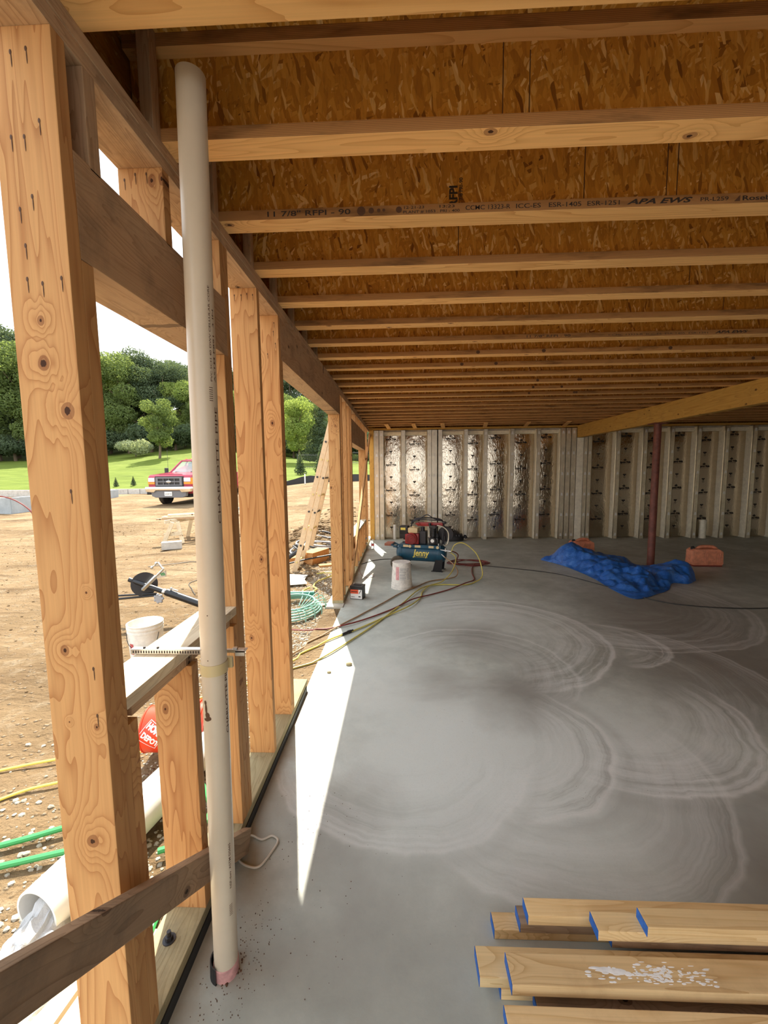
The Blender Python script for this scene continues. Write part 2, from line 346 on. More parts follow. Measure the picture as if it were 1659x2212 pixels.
def leafmat(name, a, b_, tr=.4):
    m = bpy.data.materials.new(name); m.use_nodes = True; nt = m.node_tree; nt.nodes.clear()
    o = nt.nodes.new('ShaderNodeOutputMaterial'); d = nt.nodes.new('ShaderNodeBsdfDiffuse'); t = nt.nodes.new('ShaderNodeBsdfTranslucent'); mx = nt.nodes.new('ShaderNodeMixShader')
    v = objcoord(nt); f = noise_(nt, v, .7, 5, .7)
    c = ramp(nt, f, [(.35, a), (.65, b_)])
    L(nt, c, d.inputs[0]); L(nt, mixc(nt, .5, c, (min(1, b_[0]*1.6), b_[1]*1.5, b_[2]*.6)), t.inputs[0])
    mx.inputs[0].default_value = tr; L(nt, d.outputs[0], mx.inputs[1]); L(nt, t.outputs[0], mx.inputs[2]); L(nt, mx.outputs[0], o.inputs[0]); M[name] = m
leafmat('leaf', (.10, .14, .055), (.22, .28, .11), .5)
leafmat('leaf_bright', (.17, .24, .075), (.33, .40, .13), .5)
leafmat('leaf_dark', (.062, .09, .055), (.13, .17, .098), .4)
leafmat('leaf_grey', (.27, .32, .20), (.42, .46, .30))

# ---------------------------------------------------------------- geometry helpers
def tag(o, label=None, cat=None, group=None, kind=None):
    if label: o['label'] = label
    if cat: o['category'] = cat
    if group: o['group'] = group
    if kind: o['kind'] = kind
    return o
def thing(name, label, cat, loc, rz=0, group=None):
    o = bpy.data.objects.new(name, None); COL.objects.link(o); o.empty_display_size = .1
    o.location = loc; o.rotation_euler = (0, 0, rz); return tag(o, label, cat, group)
class MB:
    def __init__(s): s.bm = bmesh.new()
    def _mat(s, faces, mi):
        for f in faces: f.material_index = mi
    def box(s, c, d, rot=None, bev=0, mi=0):
        t = bmesh.new(); bmesh.ops.create_cube(t, size=1)
        bmesh.ops.scale(t, vec=d, verts=t.verts)
        if bev: bmesh.ops.bevel(t, geom=t.edges[:], offset=bev, segments=2, affect='EDGES', profile=.7)
        mt = Matrix.Translation(c) @ (rot.to_4x4() if rot is not None else Matrix.Identity(4))
        t.transform(mt); s.merge(t, mi); return s
    def bx(s, x0, x1, y0, y1, z0, z1, bev=0, mi=0):
        return s.box(((x0+x1)/2, (y0+y1)/2, (z0+z1)/2), (abs(x1-x0), abs(y1-y0), abs(z1-z0)), None, bev, mi)
    def merge(s, t, mi=0):
        me = bpy.data.meshes.new('t'); t.to_mesh(me); n0 = len(s.bm.faces)
        s.bm.from_mesh(me); s.bm.faces.ensure_lookup_table()
        if mi:
            for f in s.bm.faces[n0:]: f.material_index = mi
        bpy.data.meshes.remove(me); t.free()
    def cyl(s, p0, p1, r0, r1=None, seg=20, caps=True, mi=0):
        p0, p1 = Vector(p0), Vector(p1); r1 = r0 if r1 is None else r1
        t = bmesh.new(); bmesh.ops.create_cone(t, cap_ends=caps, segments=seg, radius1=r0, radius2=r1, depth=(p1-p0).length)
        q = (p1-p0).to_track_quat('Z', 'Y').to_matrix().to_4x4()
        t.transform(Matrix.Translation((p0+p1)/2) @ q); s.merge(t, mi); return s
    def sph(s, c, r, sc=(1, 1, 1), seg=16, mi=0):
        t = bmesh.new(); bmesh.ops.create_uvsphere(t, u_segments=seg, v_segments=seg//2+2, radius=r)
        bmesh.ops.scale(t, vec=sc, verts=t.verts); t.transform(Matrix.Translation(c)); s.merge(t, mi); return s
    def lathe(s, prof, c=(0, 0, 0), seg=32, rot=None, mi=0):
        t = bmesh.new(); rings = []
        for (r, z) in prof:
            rings.append([t.verts.new((r*math.cos(2*PI*k/seg), r*math.sin(2*PI*k/seg), z)) for k in range(seg)] if r > 1e-6 else [t.verts.new((0, 0, z))])
        for a, b in zip(rings, rings[1:]):
            for k in range(seg):
                k2 = (k+1) % seg
                if len(a) == 1 and len(b) == 1: continue
                if len(a) == 1: t.faces.new((a[0], b[k], b[k2]))
                elif len(b) == 1: t.faces.new((a[k], b[0], a[k2]))
                else: t.faces.new((a[k], b[k], b[k2], a[k2]))
        bmesh.ops.recalc_face_normals(t, faces=t.faces)
        t.transform(Matrix.Translation(c) @ (rot.to_4x4() if rot is not None else Matrix.Identity(4))); s.merge(t, mi); return s
    def tube(s, pts, r, seg=8, sub=6, closed=False, mi=0):
        P = [Vector(p) for p in pts]
        if sub > 1 and len(P) > 2:
            Q = []; n = len(P); rng = range(n) if closed else range(n-1)
            for i in rng:
                if closed: a, b, c, d = P[i-1], P[i], P[(i+1) % n], P[(i+2) % n]
                else: a, b, c, d = P[max(i-1, 0)], P[i], P[i+1], P[min(i+2, n-1)]
                for k in range(sub):
                    t = k/sub
                    Q.append(.5*((2*b)+(-a+c)*t+(2*a-5*b+4*c-d)*t*t+(-a+3*b-3*c+d)*t**3))
            if not closed: Q.append(P[-1])
            P = Q
        t = bmesh.new(); rings = []; up = Vector((0, 0, 1)); n = len(P); prev = None
        for i in range(n):
            a = P[(i-1) % n] if (closed or i > 0) else P[i]; b = P[(i+1) % n] if (closed or i < n-1) else P[i]
            d = (b-a).normalized()
            if prev is None: x = d.cross(up if abs(d.z) < .95 else Vector((1, 0, 0))).normalized()
            else: x = (prev - d*prev.dot(d)).normalized()
            prev = x; y = d.cross(x)
            rr = r[min(i, len(r)-1)] if isinstance(r, (list, tuple)) else r
            rings.append([t.verts.new(P[i]+x*rr*math.cos(2*PI*k/seg)+y*rr*math.sin(2*PI*k/seg)) for k in range(seg)])
        pairs = list(zip(rings, rings[1:]))+([(rings[-1], rings[0])] if closed else [])
        for a, b in pairs:
            for k in range(seg): t.faces.new((a[k], a[(k+1) % seg], b[(k+1) % seg], b[k]))
        if not closed: t.faces.new(rings[0][::-1]); t.faces.new(rings[-1])
        bmesh.ops.recalc_face_normals(t, faces=t.faces)
        s.merge(t, mi); return s
    def prism(s, poly, axis, a0, a1, mi=0, bev=0):
        """poly: 2D points; axis 'x','y' or 'z' is the extrusion"""
        t = bmesh.new()
        def P(p, a): return (a, p[0], p[1]) if axis == 'x' else ((p[0], a, p[1]) if axis == 'y' else (p[0], p[1], a))
        v0 = [t.verts.new(P(p, a0)) for p in poly]; v1 = [t.verts.new(P(p, a1)) for p in poly]
        t.faces.new(v0); t.faces.new(v1[::-1]); n = len(poly)
        for k in range(n): t.faces.new((v0[k], v1[k], v1[(k+1) % n], v0[(k+1) % n]))
        bmesh.ops.recalc_face_normals(t, faces=t.faces)
        if bev: bmesh.ops.bevel(t, geom=t.edges[:], offset=bev, segments=2, affect='EDGES', profile=.7)
        s.merge(t, mi); return s
    def quad(s, a, b, c, d, mi=0):
        f = s.bm.faces.new([s.bm.verts.new(p) for p in (a, b, c, d)]); f.material_index = mi; return s
    def build(s, name, mat, parent=None, origin=None, smooth=False, local=False):
        me = bpy.data.meshes.new(name)
        o = bpy.data.objects.new(name, me); COL.objects.link(o)
        if parent is not None:
            o.parent = parent
            if local:
                org = Vector(origin or (0, 0, 0)); s.bm.transform(Matrix.Translation(-org)); o.location = org
                q_ = parent
                while q_.parent is not None: o.location = o.location-q_.location; q_ = q_.parent
            else:
                org = Vector(origin) if origin else parent_world(parent)
                s.bm.transform(Matrix.Translation(-org)); o.location = org-parent_world(parent)
        elif origin is not None:
            s.bm.transform(Matrix.Translation(-Vector(origin))); o.location = origin
        s.bm.to_mesh(me); s.bm.free()
        for m in (mat if isinstance(mat, (list, tuple)) else [mat]): me.materials.append(M[m])
        if smooth:
            for p in me.polygons: p.use_smooth = True
            try: me.set_sharp_from_angle(angle=math.radians(38))
            except Exception: pass
        return o
def parent_world(p):
    v = Vector(p.location)
    while p.parent: p = p.parent; v += Vector(p.location)
    return v
def lumber(name, p0, p1, w, t, wdir, mat, parent=None, bev=.003, label=None, cat=None, group=None, extra=None, kind=None):
    """board from p0 to p1 (centre line), w along wdir, t across; length along local Z"""
    p0, p1 = Vector(p0), Vector(p1); z = (p1-p0).normalized(); x = Vector(wdir); x = (x-z*x.dot(z)).normalized(); y = z.cross(x)
    ln = (p1-p0).length
    b = MB(); b.box((0, 0, ln/2), (w, t, ln), bev=bev)
    if extra: extra(b, ln)
    me = bpy.data.meshes.new(name); b.bm.to_mesh(me); b.bm.free(); me.materials.append(M[mat])
    o = bpy.data.objects.new(name, me); COL.objects.link(o)
    R = Matrix((x, y, z)).transposed()
    o.rotation_mode = 'QUATERNION'; o.rotation_quaternion = R.to_quaternion()
    if parent is not None: o.parent = parent; o.location = p0-parent_world(parent)
    else: o.location = p0
    if label or cat or kind: tag(o, label, cat, group, kind)
    return o
_tc = {}
def text_into(mb, s, size, origin, xdir, ydir, bold=.0, shear=0, mi=0, align='LEFT', width=None):
    """write flat letters into mb; origin = start of baseline"""
    key = (s, bold, shear)
    if key not in _tc:
        cu = bpy.data.curves.new('t', 'FONT'); cu.body = s; cu.size = 1; cu.offset = bold; cu.shear = shear; cu.resolution_u = 3
        ob = bpy.data.objects.new('t', cu); me = bpy.data.meshes.new_from_object(ob)
        vs = [v.co.copy() for v in me.vertices]; fs = [tuple(p.vertices) for p in me.polygons]
        bpy.data.objects.remove(ob); bpy.data.curves.remove(cu); bpy.data.meshes.remove(me)
        _tc[key] = (vs, fs)
    vs, fs = _tc[key]
    wid = max(v.x for v in vs) if vs else 1
    xs = size if width is None else width/wid
    off = {'LEFT': 0, 'CENTER': -wid/2, 'RIGHT': -wid}[align]
    o = Vector(origin); X = Vector(xdir).normalized(); Y = Vector(ydir).normalized()
    nv = [mb.bm.verts.new(o+X*(v.x+off)*xs+Y*v.y*size) for v in vs]
    for f in fs:
        try: mb.bm.faces.new([nv[i] for i in f]).material_index = mi
        except ValueError: pass
def slice_up(b, axis, step):
    vals = [v.co[axis] for v in b.bm.verts]
    if not vals: return
    a, e = min(vals), max(vals); n = Vector((0, 0, 0)); n[axis] = 1; k = a+step
    while k < e:
        p = Vector((0, 0, 0)); p[axis] = k
        bmesh.ops.bisect_plane(b.bm, geom=b.bm.verts[:]+b.bm.edges[:]+b.bm.faces[:], plane_co=p, plane_no=n, dist=1e-6); k += step

# ---------------------------------------------------------------- world and sun
w = bpy.data.worlds.new('world'); S.world = w; w.use_nodes = True; nt = w.node_tree
bg = nt.nodes['Background']
tc = nt.nodes.new('ShaderNodeTexCoord'); sx = nt.nodes.new('ShaderNodeSeparateXYZ'); L(nt, tc.outputs['Generated'], sx.inputs[0])
cl = noise_(nt, tc.outputs['Generated'], 2.2, 5, .6)
sky = ramp(nt, sx.outputs[2], [(0, (1.0, 1.0, 1.0)), (.15, (.97, .985, 1.0)), (.5, (.88, .94, 1.0)), (1, (.74, .86, 1.0))])
sky = mixc(nt, math_(nt, 'MULTIPLY', math_(nt, 'SUBTRACT', cl, .45), 3, clamp=True), sky, (1, 1, 1))
L(nt, sky, bg.inputs[0]); bg.inputs[1].default_value = 1.3
sl = bpy.data.lights.new('sun', 'SUN'); so = bpy.data.objects.new('sun', sl); COL.objects.link(so)
sl.energy = 7.0; sl.angle = math.radians(.6); sl.color = (1, .93, .80)
so.rotation_euler = Vector((.462, -1.70, -2.365)).to_track_quat('-Z', 'Y').to_euler(); so.location = (-5, 20, 30)

# ================================================================= SETTING
XI, XO = -.722, -.862            # inner / outer faces of the framed wall
HC = 2.684                       # underside of the joists
X1 = 9.6                         # right wall
YW = 9.97                        # far wall rib fronts
MB().bx(-.735, X1, -3.2, 10.3, -.15, 0).build('floor', 'slab_concrete', origin=(0, 0, 0))['kind'] = 'structure'
b = MB().bx(XO-.07, -.737, -3.2, 10.3, -.30, -.012)
f = b.build('trim_1', 'dirt', origin=(0, 0, 0)); f['kind'] = 'structure'      # foundation ledge beside the slab, covered with dirt
MB().bx(3.4, X1, -3.4, -3.2, -.15, HC+.3).build('wall_back_added', 'precast', origin=(4, -3.3, 0))['kind'] = 'structure'  # unseen, added to cut light from behind; left side kept open to brighten
MB().bx(X1, X1+.2, -3.2, 10.3, -.15, HC+.3).build('wall_right', 'precast', origin=(X1, 0, 0))['kind'] = 'structure'
MB().bx(XO, X1+.2, -3.2, 10.3, HC+.302, HC+.322).build('ceiling', 'osb', origin=(XO, .3, HC+.302))['kind'] = 'structure'
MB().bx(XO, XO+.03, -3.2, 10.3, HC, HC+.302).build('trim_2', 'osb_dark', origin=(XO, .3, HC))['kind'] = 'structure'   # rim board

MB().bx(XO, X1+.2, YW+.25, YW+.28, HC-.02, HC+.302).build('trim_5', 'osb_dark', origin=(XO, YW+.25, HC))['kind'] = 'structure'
# ---- ground
def hn(x, y, s, a): return noise.noise(Vector((x*s, y*s, 3.3)))*a
def lerp(a, b, t): return a+(b-a)*max(0, min(1, t))
def interp(tab, b):
    if b <= tab[0][0]: return tab[0][1]
    for (a0, v0), (a1, v1) in zip(tab, tab[1:]):
        if b <= a1: return v0+(v1-v0)*(b-a0)/(a1-a0)
    return tab[-1][1]
def gh(x, y):
    bb = x/max(y, 1.0)
    A = interp([(-1.2, .28), (-.9, .32), (-.5, .42), (-.28, .85), (-.2, 1.1), (.3, 1.2)], bb)
    B = interp([(-1.2, 3.6), (-.9, 4.0), (-.7, 4.6), (-.48, 5.7), (-.3, 4.2), (-.2, 3.4), (.3, 3.4)], bb)
    if y < 9: z = -.06
    elif y < 27: t = (y-9)/18; z = lerp(-.06, A, t*t*(3-2*t)*.7+t*.3)
    else:
        t = (y-27)/33; z = lerp(A+.25, B, t) if y < 60 else B+(y-60)*.22
    amp = .05 if y < 27 else .15
    d = max(0., min(1., (-1.0-x)/1.2)) if y < 10.5 else 1
    z += d*(hn(x, y, .55, amp)+(hn(x, y, 2.1, .03)+hn(x, y, 6, .012) if y < 16 else 0))
    # spoil heap beyond the cutoffs
    z += .42*math.exp(-(((x+2.0)/.8)**2+((y-9.6)/1.0)**2))+.45*math.exp(-(((x+1.5)/1.1)**2+((y-14)/1.8)**2))
    return z
def grid(xs, ys, skip, zf):
    b = MB(); vv = {}
    def V(i, j):
        if (i, j) not in vv: vv[i, j] = b.bm.verts.new((xs[i], ys[j], zf(xs[i], ys[j])))
        return vv[i, j]
    for j in range(len(ys)-1):
        for i in range(len(xs)-1):
            if skip((xs[i]+xs[i+1])/2, (ys[j]+ys[j+1])/2): continue
            b.bm.faces.new((V(i, j), V(i+1, j), V(i+1, j+1), V(i, j+1)))
    return b
xs = []; x = -.92
while x > -5: xs.append(x); x -= .07
while x > -14: xs.append(x); x -= .16
while x > -45: xs.append(x); x -= .6
while x > -130: xs.append(x); x -= 4
xs = sorted(xs)
x = -.6
xr = [-.6, 0, 1, 2.5, 4, 6, 8, X1+.25, 14, 20, 30]
xs += xr
ys = []; y = -12
while y < 0: ys.append(y); y += .8
while y < 8: ys.append(y); y += .07
while y < 16: ys.append(y); y += .14
while y < 27: ys.append(y); y += .4
ys.append(27.0)
grid(xs, ys, lambda x, y: x > -.92 and -3.2 < y < 10.5 and x < X1+.25, gh).build('ground', 'dirt', origin=(0, 0, 0), smooth=True)['kind'] = 'structure'
ys2 = [27.0]; y = 27.6
while y < 62: ys2.append(y); y += .7
while y < 100: ys2.append(y); y += 4
xs2 = [x for x in xs if x < -45 or x > -.7]; x = -45
while x < -.7: xs2.append(x); x += .7
xs2 = sorted(xs2)
lw = grid(xs2, ys2, lambda x, y: False, gh).build('lawn', 'grass', origin=(0, 0, 0), smooth=True)
lw['kind'] = 'structure'

# ================================================================= FRAMED WALL
XC = (XI+XO)/2
def stud(name, y0, z0, z1, label, cat='stud', group=None, mat='stud_wood', w=.14, xc=XC, t=.038, extra=None):
    return lumber(name, (xc, y0+t/2, z0), (xc, y0+t/2, z1), w, t, (1, 0, 0), mat, label=label, cat=cat, group=group, extra=extra)
def nails(o, pts, r=.0035):
    """dark nail heads with streaks on the near face; pts (x, z) in stud-local"""
    for (x, z) in pts:
        b = MB(); b.sph((0, 0, 0), 1, (r*.8, .0007, r*1.5), seg=10); b.sph((.001, 0, -.014), 1, (.0012, .0006, .016), seg=8)
        c = b.build('nail_head', 'ink_brown', parent=o, local=True, origin=(0, 0, 0)); c.location = (x, NEARSIDE, z)
NEARSIDE = -.0195
ZB, ZT = .083, 2.608
k1 = stud('king_stud', .931, ZB, ZT, 'wide king stud nearest the camera, filling the left edge, with several knots', mat='king_wood')
# near face is local -y or +y depending on the frame: lumber z=up, x=world x  ->  y = z cross x = world y ; near face = -y
nails(k1, [(-.052, 2.48), (-.02, 2.475), (.014, 2.48), (.03, 2.34), (-.035, 2.31), (-.006, 2.31), (.0, 2.19), (-.03, 2.165), (-.025, 2.09), (-.028, 2.02), (.006, 2.01), (.05, 2.02), (.048, 1.12), (.048, 1.0), (.03, 1.55)])
def wane(b, ln):
    # ragged, chipped edge: knock vertices off one arris
    for zc, dx in ((ln-.45, .012), (ln-.78, .018)):
        b.cyl((.07, 0, zc), (.075, 0, zc+.05), .002)
stud('jack_stud', .969, ZB, 2.16, 'jack stud behind the nearest king stud, ending under the first header', mat='stud_wood')
stud('trimmer_stud', 1.007, ZB, 1.010, 'short trimmer stud under the near end of the near window sill')
header = lumber('window_header', (XC, .969, 2.277), (XC, 1.780, 2.277), .232, .14, (0, 0, 1), 'weathered_wood', label='weathered grey header beam over the near window opening, left of the pipe', cat='header')
stud('filler_block', .990, 2.392, ZT, 'narrow dark packing block standing on the near header beside the king stud', cat='block', w=.085, xc=XO+.043, t=.03)
stud('cripple_stud', 1.020, 2.384, ZT, 'short cripple stud on the near header right beside the big left post', mat='weathered_wood')
c2 = stud('cripple_stud', 1.340, 2.384, ZT, 'short cripple stud on the near header just left of the pipe top')
nails(c2, [(-.05, .19), (-.015, .205), (.02, .205)])
stud('cripple_stud', 1.742, 2.392, ZT, 'short cripple stud on the far end of the near header, just right of the pipe')
lumber('window_sill', (XC, 1.008, 1.069), (XC, 1.741, 1.069), .14, .036, (1, 0, 0), 'sunlit_wood', label='upper sill board of the near window, dusty and sunlit with a triangular shadow', cat='sill')
lumber('window_sill', (XC-.008, 1.046, 1.030), (XC-.008, 1.703, 1.030), .124, .038, (1, 0, 0), 'weathered_wood', label='lower sill board doubled beneath the sunlit near window sill', cat='sill')
stud('cripple_stud', 1.340, ZB, 1.010, 'orange cripple stud under the near window sill with one dark knot')
stud('cripple_stud', 1.378, ZB, 1.010, 'thin bark-edged cripple stud nailed behind the one under the near sill', mat='weathered_wood', w=.13, xc=XC-.003, t=.022)
stud('trimmer_stud', 1.704, ZB, 1.010, 'short trimmer stud under the far end of the near window sill', w=.138)
stud('jack_stud', 1.742, ZB, 2.160, 'jack stud carrying the far end of the near header, right of the pipe')
stud('king_stud', 1.780, ZB, ZT, 'grey-sided king stud at the far side of the near window')
s1 = stud('stud', 2.180, ZB, ZT, 'full-height stud with clustered knots, first one right of the near window')
nails(s1, [(-.045, 2.49), (-.01, 2.49), (.02, 2.495), (.05, 2.49)])
s2 = stud('king_stud', 2.552, ZB, ZT, 'full-height king stud at the near side of the doorway, sill plate ends at its foot')
nails(s2, [(.045, 2.48), (.04, 2.43), (.05, 2.36), (-.05, 2.4), (.0, 2.3)])
stud('jack_stud', 2.590, ZB, 2.360, 'dark-edged jack stud at the near side of the doorway')
lumber('door_header', (XC, 2.590, 2.484), (XC, 5.100, 2.484), .246, .14, (0, 0, 1), 'weathered_wood', label='long header beam over the doorway, dark face with an orange underside', cat='header')
j = stud('jack_stud', 5.062, .05, 2.360, 'wide jack stud at the far side of the doorway with nails near its top')
nails(j, [(-.03, 2.27), (-.01, 2.25), (.01, 2.26), (.03, 2.25), (.0, 2.22), (-.02, 2.18), (.035, 2.17), (.03, 2.12), (-.03, 2.14), (.02, 1.9)])
stud('king_stud', 5.100, .06, ZT, 'king stud pressed behind the far doorway jack stud')
stud('stud', 5.272, .06, ZT, 'first narrow-looking stud beyond the doorway')
stud('stud', 5.700, .06, ZT, 'second narrow-looking stud beyond the doorway, notched edge')
stud('stud', 6.060, .06, ZT, 'third narrow-looking stud beyond the doorway')
stud('king_stud', 6.300, .06, ZT, 'king stud at the near side of the far window')
stud('jack_stud', 6.338, .06, 2.11, 'jack stud at the near side of the far window')
lumber('window_header', (XC, 6.338, 2.29), (XC, 8.80, 2.29), .36, .14, (0, 0, 1), 'weathered_wood', label='deep dark header over the far window near the corner', cat='header')
for i, yy in enumerate((6.93, 7.30, 7.68, 8.12, 8.5)):
    stud('cripple_stud', yy, 2.47, ZT, 'short cripple stud in the row between the far window header and the top plate', group='cripple studs above the far window header')
lumber('window_sill', (XC, 6.376, .63), (XC, 8.762, .63), .14, .038, (1, 0, 0), 'sunlit_wood', label='sunlit sill board of the far window beside the diagonal brace', cat='sill')
for i, yy in enumerate((6.376, 6.9, 7.3, 7.7, 8.1, 8.5, 8.724)):
    stud('cripple_stud', yy, .06, .611, 'short cripple stud in the row under the far window sill', group='cripple studs under the far window sill')
stud('jack_stud', 8.762, .06, 2.11, 'orange jack stud at the far side of the far window')
stud('king_stud', 8.800, .06, ZT, 'king stud at the far side of the far window')
stud('stud', 9.30, .06, ZT, 'last full-height stud before the corner')
lumber('top_plate', (XC, .0, 2.627), (XC, YW, 2.627), .14, .038, (1, 0, 0), 'weathered_wood', label='lower board of the doubled top plate running along the left wall', cat='plate')
lumber('top_plate', (XC+.002, .0, 2.665), (XC+.002, YW, 2.665), .14, .038, (1, 0, 0), 'weathered_wood', label='upper board of the doubled top plate, right under the joist ends', cat='plate')
bp = lumber('bottom_plate', (XC, -.3, .064), (XC, 3.02, .064), .14, .038, (1, 0, 0), 'treated_wood', label='greenish treated bottom plate under the near studs with an anchor bolt', cat='plate')
b = MB(); b.cyl((XC-.008, 1.235, .083), (XC-.008, 1.235, .086), .021, seg=24); b.cyl((XC-.008, 1.235, .087), (XC-.008, 1.235, .099), .013, seg=6); b.cyl((XC-.008, 1.235, .099), (XC-.008, 1.235, .115), .007, seg=10)
bo = b.build('anchor_bolt', 'dark_iron', origin=(XC-.008, 1.235, .083)); bo.parent = bp; bo.matrix_parent_inverse = Matrix.Identity(4)
q = bp.rotation_quaternion.to_matrix(); bo.location = q.inverted() @ (Vector((XC-.008, 1.235, .083))-Vector(bp.location)); bo.rotation_mode = 'QUATERNION'; bo.rotation_quaternion = bp.rotation_quaternion.inverted()
lumber('bottom_plate', (XC, 5.062, .032), (XC, YW, .032), .14, .037, (1, 0, 0), 'treated_wood', label='bottom plate under the far part of the left wall, behind the battery', cat='plate')
MB().bx(XO-.01, XI+.004, -.3, 2.98, -.02, .045).build('trim_3', 'silt_black', origin=(XC, 0, 0))['kind'] = 'structure'
MB().bx(XO-.06, XI+.01, 4.93, 9.97, -.02, .013).build('trim_4', 'precast', origin=(XC, 5, 0))['kind'] = 'structure'

# braces
p_end = Vector((-.700, 1.657, .045)); 
def brace():
    a = Vector((-.664, .30, 1.005)); b_ = Vector((-.694, 1.66, .045))
    d = (b_-a).normalized()
    o = lumber('brace_board', a, b_, .092, .036, (0, .6, .8), 'brace_wood', label='dark dirty brace board slanting across the lower left corner, in front of the nearest stud', cat='board')
    return o
brace()
lumber('brace_board', (-.702, 5.62, .03), (-.702, 9.93, 2.53), .089, .038, (0, -.5, .86), 'stud_wood', label='long diagonal brace board climbing past the far window to the corner', cat='board')

# ================================================================= JOISTS
YA = 1.0297; SP = .4064
names = ['nearest', 'second', 'third', 'fourth', 'fifth', 'sixth', 'seventh', 'eighth', 'ninth', 'tenth', 'eleventh', 'twelfth', 'thirteenth', 'fourteenth', 'fifteenth', 'sixteenth', 'seventeenth', 'eighteenth', 'nineteenth', 'twentieth', 'twenty-first', 'twenty-second']
XJ0, XJ1 = -.828, X1
def joist(yfar, label, marks=None, group=None):
    y0, y1 = yfar-.089, yfar; yc = (y0+y1)/2
    root = thing('floor_joist', label, 'joist', (XJ0, yc, HC), group=group)
    bo = lumber('bottom_flange', (XJ0, yc, HC+.019), (XJ1, yc, HC+.019), .089, .038, (0, 1, 0), 'flange_wood', root, bev=.002)
    lumber('top_flange', (XJ0, yc, HC+.283), (XJ1, yc, HC+.283), .089, .038, (0, 1, 0), 'flange_wood', root, bev=.002)
    lumber('web', (XJ0, yc, HC+.151), (XJ1, yc, HC+.151), .011, .228, (0, 1, 0), 'osb_web', root, bev=0)
    # squash block at the bearing end
    return root, y0, yc
def osbweb():
    m = M['osb'].copy(); m.name = 'osb_web'
    M['osb_web'] = m
osbweb()
for i in range(-1, 22):
    if i < 0: lab = 'plywood-web floor joist overhead behind the one that crosses the top edge'
    elif i == 0: lab = 'pale floor joist whose broad underside crosses the top edge of the ceiling'
    elif i == 1: lab = 'floor joist right behind the pipe top, second from the front'
    elif i == 2: lab = 'floor joist with long black lettering on its lower flange, third from the front'
    elif i == 6: lab = 'floor joist with small faded lettering on its flange, seventh from the front'
    elif i < 12: lab = 'engineered floor joist, %s from the front of the ceiling' % names[i]
    else: lab = 'thin-looking floor joist in the far half of the ceiling, beyond the twelfth'
    jr, y0, yc = joist(YA+i*SP, lab, group='far floor joists' if i >= 12 else 'engineered floor joists')
    if i == 2:
        yy = y0-.0008
        def T(s, x0, x1, z, sz, **k):
            b = MB(); text_into(b, s, sz, (x0, yy, z), (1, 0, 0), (0, 0, 1), width=x1-x0, **k); b.build('lettering', 'ink', parent=jr, origin=(x0, yy, z))
        T('11 7/8" RFPI - 90', -.533, -.188, HC+.010, .028, bold=.012)
        for x, r in ((-.145, .017), (-.105, .011), (-.075, .007), (-.055, .006), (.005, .012)): MB().cyl((x, yy, HC+.02), (x, yy+.0006, HC+.02), r, seg=14).build('ink_dot', 'ink_brown', parent=jr, origin=(x, yy, HC+.02))
        T('12-21-23', .021, .105, HC+.022, .014, bold=.01); T('13:23', .16, .225, HC+.022, .014, bold=.01)
        T('PLANT # 1053 . PRI - 400', .021, .245, HC+.005, .014, bold=.01)
        T('CCMC 13323-R', .267, .443, HC+.010, .024, bold=.008); T('ICC-ES', .463, .561, HC+.010, .024, bold=.008)
        T('ESR-1405', .59, .717, HC+.010, .024, bold=.008); T('ESR-1251', .738, .864, HC+.010, .024, bold=.008)
        T('APA EWS', .894, 1.14, HC+.010, .026, bold=.03, shear=.35)
        T('PR-L259', 1.168, 1.275, HC+.012, .020, bold=.008); T('Roseburg', 1.325, 1.49, HC+.010, .024, bold=.02)
        MB().prism([(1.297, HC+.008), (1.318, HC+.008), (1.318, HC+.03)], 'y', yy, yy+.0006).build('lettering_mark', 'ink_brown', parent=jr, origin=(1.3, yy, HC))
        b = MB(); yw = yc-.0062
        text_into(b, 'RFPI', .045, (.24, yw, HC+.045), (0, 0, 1), (-1, 0, 0), bold=.04)
        text_into(b, '11 7/8 PRI-90', .02, (.262, yw, HC+.045), (0, 0, 1), (-1, 0, 0), bold=.02)
        b.bx(.225, .275, yw, yw+.0005, HC+.04, HC+.043)
        b.build('web_stamp', 'ink', parent=jr, origin=(.25, yw, HC+.05))
    if i == 6:
        yy = y0-.0008
        for tx_, sz_, x_, w__, bo_, sh_ in (('11 7/8" RFPI - 90', .026, .988, .345, .006, 0), ('CCMC 13323-R  ICC-ES  ESR-1405  ESR-1251', .018, 1.62, .75, 0, 0), ('APA EWS', .026, 2.426, .24, .03, .35)):
            b = MB(); text_into(b, tx_, sz_, (x_, yy, HC+.010), (1, 0, 0), (0, 0, 1), width=w__, bold=bo_, shear=sh_)
            b.build('lettering', 'ink', parent=jr, origin=(x_, yy, HC))
    if i in (0, 1):
        yw = yc-.0062
        for dx, h in (((1.05, .20), (1.16, .14)) if i == 0 else ((.32, .224), (.40, .2), (1.9, .224))):
            MB().bx(dx, dx+.003, yw, yw+.0005, HC+.04, HC+.04+h).build('web_joint', 'ink_brown', parent=jr, origin=(dx, yw, HC+.05))
    if i in (2, 3, 4, 5):
        yw = yc-.0062
        for dx in {2: (.74, 1.06, 1.10), 3: (.3,), 4: (1.7,), 5: (.9, 2.2)}[i]: MB().bx(dx, dx+.004, yw, yw+.0005, HC+.042, HC+.26).build('web_joint', 'ink_brown', parent=jr, origin=(dx, yw, HC+.05))
    if i >= 0 and i < 8:
        lumber('squash_block', (-.741, y0-.020, HC), (-.741, y0-.020, HC+.302), .038, .040, (1, 0, 0), 'weathered_wood',
               label='upright squash block beside the left end of the %s floor joist' % names[i], cat='block')
